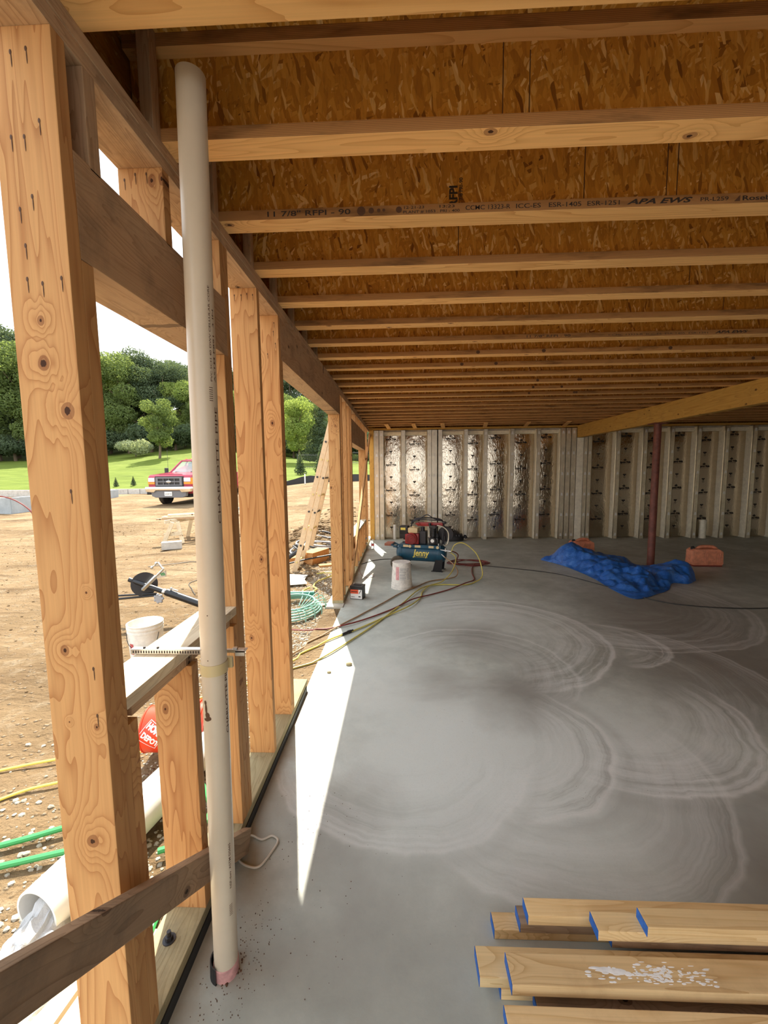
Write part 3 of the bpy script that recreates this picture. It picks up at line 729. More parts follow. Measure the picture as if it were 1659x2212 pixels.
    # knots scattered along the far flanges
    if i in (7, 8, 10, 11, 12):
        random.seed(i)
        for k in range(3):
            x = random.uniform(.2, 3.5); MB().sph((x, y0, HC+.02), .018, (1, .04, .8), seg=10).build('knot', 'ink_brown', parent=jr, origin=(x, y0, HC+.02))
# header plate and blocking at the far wall
lumber('wall_plate', (XI, YW+.09, HC-.019), (X1, YW+.09, HC-.019), .20, .038, (0, 1, 0), 'beam_wood', label='yellowish wood plate along the top of the far wall', cat='plate')
for k, xx in enumerate((-.28, .30, .92, 1.85, 2.75, 3.6)):
    a = (xx, 9.15, HC-.004) if k else (-.33, 9.15, HC-.004)
    lumber('ceiling_strap', (xx, 9.02, HC-.0095), (xx+.04*(k+1), 9.96, HC-.0095), .09, .018, (1, 0, 0), 'flange_wood', label='flat board nailed under the last joists next to the far wall', cat='board', group='flat boards under the last joists')

# beam + column
bmx = 4.17
lumber('ceiling_beam', (bmx+.066, YW+.02, HC-.14), (bmx+.066, -1.2, HC-.14), .279, .133, (0, 0, 1), 'beam_wood', label='big yellow laminated beam under the joists at the right', cat='beam')
root = thing('steel_column', 'rust-red round steel column under the yellow beam, behind the blue tarp', 'column', (bmx+.07, 7.05, 0))
MB().cyl((0, 0, .012), (0, 0, 2.388), .056, seg=28).build('pole', 'rust_steel', root, local=True, smooth=True)
MB().bx(-.11, .11, -.1, .1, 2.388, 2.403, bev=.002).build('cap_plate', 'rust_steel', root, local=True, origin=(0, 0, 2.388))
MB().bx(-.11, .11, -.1, .1, 0, .012, bev=.002).build('base_plate', 'rust_steel', root, local=True)

# ================================================================= FAR WALL (precast ribs, foil bays)
b = MB().bx(XI, X1, YW+.245, YW+.33, 0, HC); b.bx(XI, X1, YW+.14, YW+.245, 2.60, HC-.04)
b.build('wall_far', 'precast', origin=(XI, YW+.2, 0))['kind'] = 'structure'
ribs = [(-.60, -.49, 1), (-.485, -.375, 1), (.041, .145, 1), (.663, .765, 1), (.766, .90, 2), (.92, 1.02, 1), (1.535, 1.625, 1), (2.0, 2.09, 1), (2.62, 2.71, 1), (3.235, 3.33, 1),
        (3.785, 3.905, 1), (3.91, 4.03, 1), (4.035, 4.155, 1), (4.325, 4.42, 1), (4.425, 4.52, 1), (5.075, 5.175, 1), (5.69, 5.79, 1), (6.30, 6.40, 1), (6.91, 7.01, 1), (7.54, 7.64, 1), (8.16, 8.26, 1), (8.77, 8.87, 1), (9.38, 9.48, 1)]
random.seed(3)
for n, (x0, x1, typ) in enumerate(ribs):
    if x1 < 0: lab = 'ribbed metal-faced wall stud in the pair beside the left corner of the far wall'; g = 'metal wall studs in the left corner'
    elif x1 < 1.1 and x0 > .6: lab = 'ribbed metal-faced wall stud in the cluster behind the compressor'; g = 'metal wall studs behind the compressor'
    elif 3.7 < x0 < 4.6: lab = 'ribbed metal-faced wall stud in the cluster under the far end of the beam'; g = 'metal wall studs under the beam end'
    else:
        o_ = {2: 'directly above the compressor engine', 6: 'first right of the compressor cluster', 7: 'second right of the compressor cluster', 8: 'third right of the compressor cluster', 9: 'fourth right of the compressor cluster'}.get(n)
        if o_ is None: o_ = {15: 'first right of the beam end', 16: 'second right of the beam end, by the steel column', 17: 'third right of the beam end', 18: 'just left of the short white pipe', 19: 'just right of the short white pipe', 20: 'second right of the short white pipe', 21: 'at the far right', 22: 'beyond the right edge'}[n]
        lab = 'ribbed metal-faced wall stud, ' + o_; g = None
    r_ = thing('wall_stud', lab, 'wall stud', (x0, YW, 0), group=g)
    w_ = x1-x0
    bs = MB().bx(.004, w_-.004, .012, .243, .002, 2.62); bs.build('foam_core', 'foam', r_, local=True)
    b = MB(); b.bx(0, w_, 0, .012, .002, 2.63)
    nr = 4 if w_ < .11 else 5
    for k in range(nr):
        xx = w_*(k+.5)/nr; b.bx(xx-w_*.055, xx+w_*.055, -.006, .0, .002, 2.5)
    b.bx(0, .004, .0, .04, .002, 2.63); b.bx(w_-.004, w_, .0, .04, .002, 2.63)
    b.build('metal_facing', 'galvanized', r_, local=True)
    b = MB()
    for k in range(6):
        z = 2.53-k*.485; xx = w_*.5
        if z > .1: b.prism([(xx-.026, z-.03), (xx+.026, z-.03), (xx+.014, z+.035), (xx-.014, z+.035)], 'y', -.011, -.001)
    b.build('tab', 'tab_white', r_, local=True)
MB().bx(XI+.003, -.617, YW-.02, YW+.10, 0, 2.643, bev=.003).build('corner_post', 'beam_wood', origin=(XI, YW, 0))
tag(bpy.data.objects['corner_post'], 'yellowish wood post in the left corner of the far wall', 'post')
MB().bx(4.165, 4.318, YW-.01, YW+.24, 0, 2.40, bev=.006).build('concrete_pilaster', 'foam', origin=(4.17, YW, 0))
tag(bpy.data.objects['concrete_pilaster'], 'cream stained pilaster under the far end of the yellow beam', 'pilaster')
b = MB(); text_into(b, 'Superior Walls', .062, (0, 0, 0), (1, 0, 0), (0, 0, 1), bold=.05, width=.25, align='CENTER')
b.bx(-.10, .10, 0, .001, -.024, -.018)
for a, c in ((0, .088), (-.02, .072), (.02, .072), (0, .056)): b.prism([(a-.016, c), (a, c-.016), (a+.016, c), (a, c+.016)], 'y', 0, .001)
LOGO = bpy.data.meshes.new('printed_logo'); b.bm.to_mesh(LOGO); b.bm.free(); LOGO.materials.append(M['ink'])
b = MB(); b.bx(-.035, .035, 0, .001, .02, .05); b.bx(-.012, .012, 0, .001, -.005, .02); b.bx(-.025, .025, 0, .001, -.03, -.022); b.bx(-.015, .015, 0, .001, -.05, -.044)
MARK = bpy.data.meshes.new('printed_mark'); b.bm.to_mesh(MARK); b.bm.free(); MARK.materials.append(M['ink'])
bays = [(-.375, .041), (.145, .663), (1.02, 1.535), (1.625, 2.0), (2.09, 2.62), (2.71, 3.235), (3.33, 3.785), (4.52, 5.075), (5.175, 5.69), (5.79, 6.30), (6.40, 6.91), (7.01, 7.54), (7.64, 8.16), (8.26, 8.77), (8.87, 9.38)]
bn = ['beside the left corner', 'behind the compressor engine', 'right of the compressor, black heap at its foot', 'narrow one, second right of the compressor', 'third right of the compressor', 'with the brightest reflection, fourth right of the compressor', 'left of the beam end', 'first right of the beam end', 'just left of the steel column', 'right behind the steel column', 'second right of the steel column', 'behind the short white pipe', 'first right of the short white pipe', 'dark one near the right edge', 'at the right edge']
for n, (x0, x1) in enumerate(bays):
    r_ = thing('insulation_bay', 'foil-faced insulation panel in the far wall, '+bn[n], 'insulation panel', (x0, YW+.2, 0))
    xa, xb = x0+.001, x1-.001
    # slightly pillowed foil sheet
    b = MB(); nx, nz = 6, 24
    vv = [[b.bm.verts.new((lerp(xa, xb, i/nx), YW+.205+.012*math.sin(PI*i/nx)*-1+hn(x0+i, k, .7, .008), lerp(.03, 2.515, k/nz))) for i in range(nx+1)] for k in range(nz+1)]
    for k in range(nz):
        for i in range(nx): b.bm.faces.new((vv[k][i], vv[k][i+1], vv[k+1][i+1], vv[k+1][i]))
    b.bx(xa, xb, YW+.225, YW+.243, .003, 2.52)
    b.build('foil_sheet', 'foil', r_, origin=(x0, YW+.2, 0), smooth=True)
    b = MB().bx(xa, xb, YW+.13, YW+.243, 2.52, 2.598); b.bx(xa, xb, YW+.10, YW+.13, 2.545, 2.598)
    b.build('foam_ledge', 'foam', r_, origin=(x0, YW+.2, 2.52))
    xc = (xa+xb)/2-.04; yy = YW+.19; z = 2.30 if n % 2 else 2.42
    for k in range(9):
        zz = z-k*.31
        if zz < .15: break
        o = bpy.data.objects.new('printed_logo' if k % 2 == 0 else 'printed_mark', LOGO if k % 2 == 0 else MARK); COL.objects.link(o)
        o.parent = r_; o.location = Vector((xc, yy, zz))-Vector(r_.location)
exec_rest = True

# ================================================================= STANDING PIPE
root = thing('drain_pipe', 'tall beige plastic pipe standing on the slab at the left, open at its top', 'pipe', (-.596, 1.215, 0))
ax0, ax1 = Vector((-.596, 1.215, .0)), Vector((-.553, 1.2, 2.735))
def axp(z): return ax0.lerp(ax1, z/2.735)
def pipeshell(p0, p1, ro, ri_, seg=40):
    b = MB(); p0, p1 = Vector(p0), Vector(p1); ln = (p1-p0).length
    q = (p1-p0).to_track_quat('Z', 'Y').to_matrix()
    b.lathe([(ri_, 0), (ro, 0), (ro, ln), (ri_, ln), (ri_, 0)], tuple(p0), seg, q); return b
pipeshell(axp(.03), ax1, .038, .033).build('pipe_tube', 'pvc', root, smooth=True)
b = MB(); b.lathe([(.0385, .0), (.0405, 0), (.0405, .042), (.0385, .044)], tuple(axp(0)), 36); b.build('coupling', 'pvc_pink', root, smooth=True)
b = MB(); b.lathe([(.0430, .0), (.049, 0), (.047, .055), (.0430, .055)], (ax0.x-.004, ax0.y+.002, 0), 24)
for v in b.bm.verts[:]:
    pass
geom = [f for f in b.bm.faces if f.calc_center_median().x > ax0.x-.02]
bmesh.ops.delete(b.bm, geom=geom, context='FACES')
b.build('sleeve', 'black_rubber', root)
pt = axp(1.075)
b = MB(); b.lathe([(.0385, -.017), (.0402, -.017), (.0402, .017), (.0385, .017)], tuple(pt), 36); b.box((pt.x+.036, pt.y+.03, pt.z), (.02, .012, .034)); b.build('tape_band', 'tape', root, smooth=True)
# printing that curves round the pipe
def pipe_text(s, size, z0, ang, up=True, bold=.01, width=None):
    b = MB(); text_into(b, s, size, (0, 0, 0), (1, 0, 0), (0, 1, 0), bold=bold, width=width)
    r = .0385; slice_up(b, 1, .003)
    for v in b.bm.verts:
        t, h = v.co.x, v.co.y
        z = z0+t; a = ang-h/r; p = axp(z); v.co = (p.x+r*math.cos(a), p.y+r*math.sin(a), z)
    return b
A0 = -.12     # angle on the pipe: right side, facing the camera
b = pipe_text('CHARLOTTE PIPE', .017, 1.52, A0+.1, bold=.0, width=.34)
for s_, sz, z0, a, w_ in (('PVC SCH 40 DWV CELLULAR CORE', .008, 1.93, A0-.3, .26), ('ASTM F891  3 IN', .009, 1.93, A0+.05, .2), ('CHARLOTTE PIPE', .016, .86, A0+.1, .22), ('NSF-dwv  ASTM D2665', .010, .33, A0-.3, .16)):
    b2 = pipe_text(s_, sz, z0, a, width=w_); b.merge(b2.bm)
for k in range(7):
    for z0 in (1.875, .235):
        b3 = pipe_text('I', .016, z0+.006*k, A0-.3, bold=.01); b.merge(b3.bm)
b.build('printed_text', 'ink_brown', root, origin=tuple(axp(1.2)))
b = MB()
for (a, z, w_, h) in ((-2.0, .975, .008, .012), (-1.95, .955, .007, .03), (-1.85, .935, .014, .016), (-1.75, .925, .016, .012), (-1.95, .92, .018, .008), (-1.6, 1.11, .003, .003), (-2.3, 1.14, .003, .003), (-1.5, 1.25, .003, .003)):
    p = axp(z); r = .0383
    cpos = (p.x+r*math.cos(a), p.y+r*math.sin(a), z); b.sph(cpos, 1, (w_*.6, w_*.6, h*.6), seg=10)
for v in b.bm.verts:
    p = axp(v.co.z); d = Vector((v.co.x-p.x, v.co.y-p.y, 0)); d = d.normalized()*.0386; v.co.x = p.x+d.x; v.co.y = p.y+d.y
b.build('mud_spot', 'ink_brown', root, origin=tuple(axp(1)))
# metal bar taped behind the pipe, resting on the sill
root = thing('hanger_bar', 'slim slotted metal bar resting on the near window sill behind the beige pipe', 'metal bar', (-.70, 1.262, 1.089))
b = MB(); b.bx(-.875, -.640, 1.256, 1.268, 1.090, 1.106); b.bx(-.875, -.640, 1.256, 1.276, 1.1045, 1.1065)
b.bx(-.66, -.505, 1.262, 1.272, 1.094, 1.104)
b.build('rail', 'steel', root)
b = MB()
for k in range(26): b.bx(-.868+k*.0086, -.864+k*.0086, 1.2552, 1.2562, 1.094, 1.102)
for x in (-.79, -.835): b.cyl((x, 1.266, 1.1065), (x, 1.266, 1.111), .004)
b.build('slot', 'ink', root)
b = MB(); b.cyl((-.535, 1.267, 1.104), (-.535, 1.267, 1.110), .008, seg=6); b.bx(-.53, -.500, 1.252, 1.282, 1.1, 1.103); b.bx(-.53, -.500, 1.252, 1.254, 1.088, 1.103)
b.build('bracket', 'steel', root)

# ================================================================= THINGS ON THE SLAB
# lumber piles: boards with blue ends
def board(x0, yb, yf, zt, label, t=.037, mat='pale_wood', x1=2.6, rot=0., group=None, paint=None):
    w_ = yb-yf; yc = (yb+yf)/2
    o = lumber('lumber_board', (x0, yc, zt-t/2), (x1, yc+rot, zt-t/2), w_, t, (0, 1, 0), mat, label=label, cat='board', group=group)
    b = MB(); b.box((0, 0, -.0009), (w_*.985, t*.96, .0016)); b.box((w_*.12, 0, .006), (w_*.75, t*1.01, .012)) if False else None
    c = b.build('painted_end', 'blue_end_paint'); c.parent = o; c['label'] = 'blue painted end'
    if paint:
        b = MB(); random.seed(5)
        for (zz, yy, a, c_) in paint: b.sph((yy, t/2*PAINTSIDE, zz), 1, (c_, .0008, a), seg=8)
        for k in range(150):
            zz = random.uniform(.38, .62) if k > 45 else random.uniform(.24, .5); yy = random.gauss(-.005, .013)
            b.sph((yy, t/2*PAINTSIDE, zz), 1, (random.uniform(.001, .004), .0009, random.uniform(.003, .012)), seg=6)
        b.build('paint_smear', 'white_paint', parent=o, local=True)
    return o
PAINTSIDE = 1
board(.327, 1.395, 1.334, .038, 'lowest board of the rear lumber row, its blue end sticking out farthest left', mat='pile_wood')
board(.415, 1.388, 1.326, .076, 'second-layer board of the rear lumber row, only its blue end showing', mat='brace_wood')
board(.440, 1.383, 1.320, .114, 'pale upper board at the back of the rear lumber row')
board(.650, 1.318, 1.255, .142, 'front upper board of the rear lumber row, starting left of the shortest one', x1=2.6)
board(.800, 1.303, 1.240, .1795, 'shortest board on top of the rear lumber row', x1=2.6)
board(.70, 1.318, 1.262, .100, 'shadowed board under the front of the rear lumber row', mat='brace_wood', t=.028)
board(.242, 1.253, 1.165, .076, 'back board of the front lumber row, its end farthest left there')
board(.331, 1.208, 1.120, .114, 'stained top board of the front lumber row with white paint smears', paint=[(.27, .008, .02, .004), (.30, .004, .028, .008), (.335, 0, .03, .009), (.365, -.005, .012, .007)], mat='pile_wood')
board(.309, 1.249, 1.162, .038, 'short-showing lowest board under the front lumber row')
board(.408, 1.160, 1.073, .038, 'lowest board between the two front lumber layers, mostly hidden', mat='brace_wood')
board(.296, 1.083, .995, .100, 'board at the bottom edge of the photo, nearest to the camera', mat='pile_wood')
board(.33, 1.083, .995, .062, 'board under the one at the bottom edge of the photo')
board(.42, 1.07, .99, .024, 'thin bottom board under the nearest boards', t=.022)

# strap loop
b = MB()
pts = [(-.689, 1.719, .012), (-.64, 1.705, .006), (-.600, 1.725, .006), (-.565, 1.700, .008), (-.575, 1.65, .006), (-.605, 1.580, .006), (-.65, 1.575, .006), (-.703, 1.601, .006), (-.712, 1.64, .01), (-.700, 1.69, .03)]
b.tube(pts, .0045, 8, 6, closed=True)
tag(b.build('strap_loop', 'strap_white', origin=(-.63, 1.65, 0), smooth=True), 'loop of white plastic strap lying on the slab right of the pipe', 'strap')

# battery
root = thing('battery', 'small black battery with an orange-red label on the slab by the far door jamb', 'battery', (-.565, 5.33, 0), rz=-.22)
MB().bx(-.085, .085, -.065, .065, 0, .15, bev=.006).build('case', 'battery_black', root, local=True)
b = MB().bx(-.088, .088, -.068, .068, .15, .178, bev=.006); b.bx(-.05, .05, -.02, .02, .178, .186); lid_o = b.build('lid', 'battery_black', root, local=True, origin=(0, 0, .15))
b = MB(); b.cyl((-.055, .02, .178), (-.055, .02, .196), .009); b.cyl((.055, .02, .178), (.055, .02, .196), .009); b.build('terminal', 'steel', lid_o, local=True, origin=(0, .02, .178))
b = MB(); b.bx(-.079, .079, -.0665, -.065, .008, .075, mi=0); b.bx(-.079, .03, -.0667, -.065, .075, .13, mi=1); b.bx(.03, .079, -.0665, -.065, .075, .13, mi=0)
b.build('label_sticker', ['tab_white', 'battery_red'], root, local=True, origin=(0, -.065, .01))
b = MB(); b.bx(-.07, .015, -.0672, -.067, .098, .108); b.prism([(.035, .078), (.045, .078), (.07, .125), (.06, .125)], 'y', -.0672, -.0668); b.bx(-.07, -.02, -.0672, -.067, .03, .036); b.bx(.03, .06, -.0672, -.067, .03, .045)
b.build('label_print', 'ink', root, local=True, origin=(0, -.067, .05))

# upside-down white bucket
def bucket(root, mat, inverted=True):
    prof = [(0, .0), (.128, 0), (.133, .004), (.1335, .012), (.130, .014), (.146, .285), (.146, .30), (.150, .302), (.150, .318), (.146, .32), (.147, .335), (.153, .337), (.153, .352), (.147, .354), (.148, .366), (.153, .368), (.153, .378), (.142, .378), (.141, .36), (.126, .012), (0, .01)]
    return prof
def flip(prof, h=.378): return [(r, h-z) for r, z in prof]
root = thing('bucket', 'white plastic bucket standing upside down in front of the compressor', 'bucket', (.02, 5.83, 0))
MB().lathe(flip(bucket(0, 0)), (0, 0, 0), 40).build('body', 'bucket_white', root, local=True, smooth=True)
def on_bucket(s, size, ang, z, mi, b, bold=.0, width=None, up=True, rfun=None):
    t = MB(); text_into(t, s, size, (0, 0, 0), (1, 0, 0), (0, 1, 0), bold=bold, width=width)
    for v in t.bm.verts:
        zz = z+v.co.y; r = rfun(zz); a = ang+v.co.x/r; v.co = (r*math.cos(a), r*math.sin(a), zz)
    b.merge(t.bm, mi)
rf = lambda z: .1465-(z-.09)*.06+.0012
b = MB()
def patch(a0, a1, z0, z1, mi=0, rr=None):
    n = max(2, int(abs(a1-a0)/.1)+1)
    for k in range(n):
        p = lerp(a0, a1, k/n); q_ = lerp(a0, a1, (k+1)/n); ra, rb = (rr or rf)(z0), (rr or rf)(z1)
        b.quad((ra*math.cos(p), ra*math.sin(p), z0), (ra*math.cos(q_), ra*math.sin(q_), z0), (rb*math.cos(q_), rb*math.sin(q_), z1), (rb*math.cos(p), rb*math.sin(p), z1), mi)
patch(-2.2, -1.85, .14, .325)
b.build('red_label', 'label_pink', root, local=True, origin=(0, 0, .2))
b = MB()
for k in range(9): patch(-1.78, -1.12-.1*(k % 3 == 0), .145+k*.02, .150+k*.02+.003*(k % 2))
for k in range(8): patch(-1.02, -.70, .15+k*.021, .156+k*.021)
b.build('printed_text', 'conduit_grey', root, local=True, origin=(0, 0, .2))

# bottle, brick, pipe stubs
root = thing('water_bottle', 'clear water bottle standing on the slab near the left corner', 'bottle', (-.588, 8.76, 0))
MB().lathe([(0, 0), (.03, 0), (.033, .01), (.031, .05), (.033, .06), (.033, .13), (.025, .16), (.013, .185), (.013, .2)], (0, 0, 0), 20).build('body', 'clear_plastic', root, local=True, smooth=True)
MB().cyl((0, 0, .2), (0, 0, .215), .016, seg=16).build('cap', 'tab_white', root, local=True, origin=(0, 0, .2))
MB().cyl((0, 0, .075), (0, 0, .12), .0336, seg=20, caps=False).build('wrapper', 'label_red', root, local=True, origin=(0, 0, .08))
MB().box((-.235, 9.30, .027), (.17, .28, .054), Matrix.Rotation(-.25, 3, 'Z'), bev=.005).build('wood_block', 'brick_red', origin=(-.235, 9.30, 0))
tag(bpy.data.objects['wood_block'], 'flat reddish block lying on the slab left of the compressor', 'block')
pipeshell((-.128, 10.06, 0), (-.128, 10.06, .36), .036, .031, 24).build('pipe_stub', 'pvc_white', origin=(-.128, 10.06, 0), smooth=True)
tag(bpy.data.objects['pipe_stub'], 'thin white pipe stub standing against the far wall left of the compressor', 'pipe')
o = pipeshell((7.19, 10.02, 0), (7.19, 10.02, .43), .07, .064, 28); o.lathe([(.071, .39), (.077, .39), (.077, .435), (.064, .435)], (7.19, 10.02, 0), 28)
tag(o.build('pipe_stub', 'foam', origin=(7.19, 10.02, 0), smooth=True), 'thick cream pipe stub against the far wall above the red gas can', 'pipe')
# black heap behind the compressor
b = MB(); random.seed(11)
b.sph((0, 0, .05), .16, (1.5, .8, 1.0), seg=20)
for k in range(26):
    a = random.uniform(0, PI); r = random.uniform(.05, .24); b.sph((r*math.cos(a)*1.2, random.uniform(-.1, .1), random.uniform(.03, .17-.4*abs(r*math.cos(a))*.6)), random.uniform(.03, .05), seg=8)
for v in b.bm.verts: v.co.z = max(v.co.z, 0)
b.bm.transform(Matrix.Translation((1.28, 9.80, 0)))
tag(b.build('rag_heap', 'black_rubber', origin=(1.28, 9.80, 0), smooth=True), 'low black lumpy heap on the slab against the far wall behind the compressor', 'heap')

# ---- compressor
root = thing('air_compressor', 'dark blue wheeled air compressor with a red gasoline engine on top', 'compressor', (.36, 6.95, 0), rz=-.30)
tl, tr_ = -.42, .44
b = MB(); b.lathe([(0, -.43), (.06, -.428), (.11, -.41), (.138, -.375), (.146, -.33), (.146, .33), (.138, .375), (.11, .41), (.06, .428), (0, .43)], (0, 0, .285), 40, Matrix.Rotation(PI/2, 3, 'Y'))
b.lathe([(.1475, -.325), (.149, -.32), (.149, -.315), (.1475, -.31)], (0, 0, .285), 40, Matrix.Rotation(PI/2, 3, 'Y'))
b.lathe([(.1475, .315), (.149, .32), (.149, .325), (.1475, .33)], (0, 0, .285), 40, Matrix.Rotation(PI/2, 3, 'Y'))
b.build('tank', 'tank_blue', root, local=True, origin=(0, 0, .285), smooth=True)
b = MB(); b.bx(-.36, .36, -.13, .13, .425, .437, bev=.003); b.bx(-.36, .36, -.134, -.128, .385, .437); b.bx(-.30, .30, .128, .134, .385, .437)
b.bx(-.30, -.26, -.09, .09, .40, .43); b.bx(.24, .28, -.09, .09, .40, .43)
b.build('deck_plate', 'tank_blue', root, local=True, origin=(0, 0, .43))
b = MB(); text_into(b, 'Jenny', .15, (-.10, -.150, .255), (1, 0, 0), (0, 0, 1), bold=.02, shear=.2, width=.27)
text_into(b, 'AIR COMPRESSORS', .024, (-.10, -.150, .226), (1, 0, 0), (0, 0, 1), width=.24)
slice_up(b, 2, .008)
for v in b.bm.verts:
    dz = v.co.z-.285; v.co.y = -math.sqrt(max(.0001, .1485**2-dz*dz))
b.build('lettering', 'yellow_decal', root, local=True, origin=(0, -.147, .285))
b = MB()
for x, w_ in ((-.235, .09), (-.03, .10), (.20, .085)): b.bx(x-w_/2, x+w_/2, -.1355, -.134, .393, .43)
for x in (-.16, .31): b.cyl((x, -.134, .41), (x, -.15, .41), .024, seg=20)
b.build('decal_plate', 'cream_tank', root, local=True, origin=(0, -.135, .41))
def wheel(x, y):
    b = MB(); b.lathe([(.045, -.03), (.105, -.036), (.122, -.022), (.125, 0), (.122, .022), (.105, .036), (.045, .03)], (x, y, .125), 36, Matrix.Rotation(PI/2, 3, 'X')); o = b.build('tire', 'tire', root, local=True, origin=(x, y, .125), smooth=True)
    b = MB(); b.cyl((x, y-.03, .125), (x, y+.03, .125), .048, seg=24); b.cyl((x, y-.045, .125), (x, y+.02, .125), .018, seg=12); b.build('hub', 'cream_tank', o, local=True, origin=(x, y, .125), smooth=True)
wheel(-.36, -.20); wheel(-.36, .20)
MB().cyl((-.36, -.20, .125), (-.36, .20, .125), .011).build('axle', 'dark_iron', root, local=True, origin=(-.36, 0, .125))
b = MB()
for y in (-.11, .11):
    b.prism([(.27, .21), (.39, .21), (.37, 0.006), (.22, 0.006)], 'y', y-.004, y+.004); b.bx(.20, .39, y-.03, y+.03, 0, .008)
b.bx(.29, .36, -.11, .11, .14, .155)
b.build('foot', 'black_paint', root, local=True, origin=(.3, 0, 0))
b = MB(); b.tube([(-.40, -.10, .37), (-.50, -.10, .41), (-.50, .10, .41), (-.40, .10, .37)], .014, 8, 1); b.bx(-.47, -.37, -.11, .11, .37, .376); b.build('pull_bracket', 'tank_blue', root, local=True, origin=(-.45, 0, .39))
# engine
b = MB(); b.bx(-.26, -.02, -.10, .10, .44, .62, bev=.02); b.cyl((-.14, -.10, .54), (-.14, -.15, .54), .10, .095, 32); b.cyl((-.14, -.15, .54), (-.14, -.165, .54), .085, .07, 32)
b.build('engine_block', 'engine_red', root, local=True, origin=(-.14, 0, .44), smooth=True)
b = MB()
for r in (.035, .055, .072): b.lathe([(r, -.167), (r+.006, -.170), (r+.012, -.167)], (-.14, 0, .54), 32, Matrix.Rotation(PI/2, 3, 'X') @ Matrix.Rotation(PI, 3, 'X'))
b.cyl((-.14, -.165, .54), (-.14, -.172, .54), .02, seg=20)
b.build('fan_grille', 'dark_red', root, local=True, origin=(-.14, -.16, .54))
b = MB().bx(-.205, -.035, -.12, .06, .63, .72, bev=.025); b.cyl((-.12, -.03, .72), (-.12, -.03, .738), .025); b.build('fuel_tank', 'cream_tank', root, local=True, origin=(-.12, 0, .63), smooth=True)
b = MB(); b.bx(-.36, -.215, -.10, .05, .60, .745, bev=.018); b.bx(-.37, -.25, -.06, .03, .52, .60, bev=.01); b.cyl((-.3, 0, .5), (-.3, 0, .6), .02); b.build('air_filter', 'black_paint', root, local=True, origin=(-.29, 0, .6), smooth=True)
MB().bx(-.335, -.25, -.1015, -.099, .675, .715).build('warning_sticker', 'yellow_decal', root, local=True, origin=(-.29, -.1, .69))
b = MB(); b.bx(-.02, .09, -.06, .10, .44, .66, bev=.015); b.cyl((.03, -.02, .66), (.03, -.02, .73), .035); b.cyl((-.26, -.09, .47), (-.30, -.10, .47), .012); b.build('muffler', 'dark_iron', root, local=True, origin=(.03, 0, .44))
# pump
b = MB(); b.bx(.15, .31, -.09, .09, .44, .56, bev=.02); b.cyl((.22, -.09, .515), (.22, -.125, .515), .062, .055, 24)
for k in range(7): b.cyl((.21, -.01, .575+k*.02), (.21, -.01, .586+k*.02), .062, seg=24)
b.cyl((.21, -.01, .56), (.21, -.01, .72), .045, seg=20); b.bx(.15, .28, -.07, .06, .715, .76, bev=.01); b.cyl((.24, -.06, .74), (.24, -.10, .74), .028, seg=16); b.cyl((.16, -.05, .76), (.16, -.05, .80), .024, seg=14)
b.build('pump', 'black_paint', root, local=True, origin=(.22, 0, .44), smooth=True)
b = MB().cyl((.22, -.126, .515), (.22, -.131, .515), .03, seg=24); b.build('round_badge', 'tab_white', root, local=True, origin=(.22, -.126, .515))
b = MB(); b.cyl((.39, .11, .60), (.39, .15, .60), .13, seg=28); b.cyl((-.14, .11, .55), (-.14, .15, .55), .05, seg=20); b.build('flywheel', 'dark_iron', root, local=True, origin=(.3, .12, .55))
b = MB(); b.bx(-.08, .36, .02, .10, .735, .80, bev=.02); b.build('belt_guard', 'engine_red', root, local=True, origin=(.14, .05, .74), smooth=True)
b = MB(); b.bx(-.10, -.03, .0, .05, .76, .79, bev=.008); b.build('red_cap', 'engine_red', root, local=True, origin=(-.06, .02, .76))
b = MB()
b.tube([(-.20, .06, .44), (-.20, .06, .70), (-.13, .06, .84), (.0, .06, .87), (.22, .06, .87), (.36, .06, .82), (.38, .06, .60), (.36, .06, .44)], .011, 8, 5)
b.tube([(-.14, .0, .83), (.0, .0, .88), (.10, .0, .935), (.22, .0, .87), (.33, .0, .85)], .008, 8, 4)
b.tube([(-.18, -.02, .78), (-.05, -.02, .85), (.15, -.02, .85), (.34, -.02, .84), (.42, -.02, .80)], .009, 8, 5)
b.sph((.40, -.02, .81), .03, (1.2, .7, .8)); b.sph((-.15, -.02, .80), .025)
b.build('carry_frame', 'dark_iron', root, local=True, origin=(.1, 0, .85), smooth=True)
b = MB(); b.tube([(.28, -.03, .76), (.38, -.04, .74), (.46, -.03, .66), (.47, -.03, .55), (.45, -.04, .46), (.40, -.05, .43)], .011, 8, 5); b.build('discharge_tube', 'galvanized', root, local=True, origin=(.45, 0, .6), smooth=True)
b = MB(); b.cyl((.34, -.10, .37), (.50, -.14, .36), .012); b.cyl((.44, -.12, .345), (.44, -.12, .40), .016); b.cyl((.50, -.14, .36), (.54, -.15, .36), .018); b.cyl((.38, -.14, .30), (.44, -.2, .27), .010); b.cyl((.32, -.10, .42), (.32, -.10, .47), .012)
b.build('valve', 'steel', root, local=True, origin=(.42, -.1, .36), smooth=True)
b = MB()
random.seed(2)
for k in range(9):
    x = random.uniform(.08, .42); b.cyl((x, -.08+.02*(k % 3), .45), (x+random.uniform(-.03, .03), -.05, random.uniform(.5, .7)), random.uniform(.006, .016), seg=8)
b.build('fitting', 'dark_iron', root, local=True, origin=(.25, -.06, .5))
root_c = root
def cw(x, y, z):   # compressor local to world
    a = -.30; return (.36+x*math.cos(a)-y*math.sin(a), 6.95+x*math.sin(a)+y*math.cos(a), z)

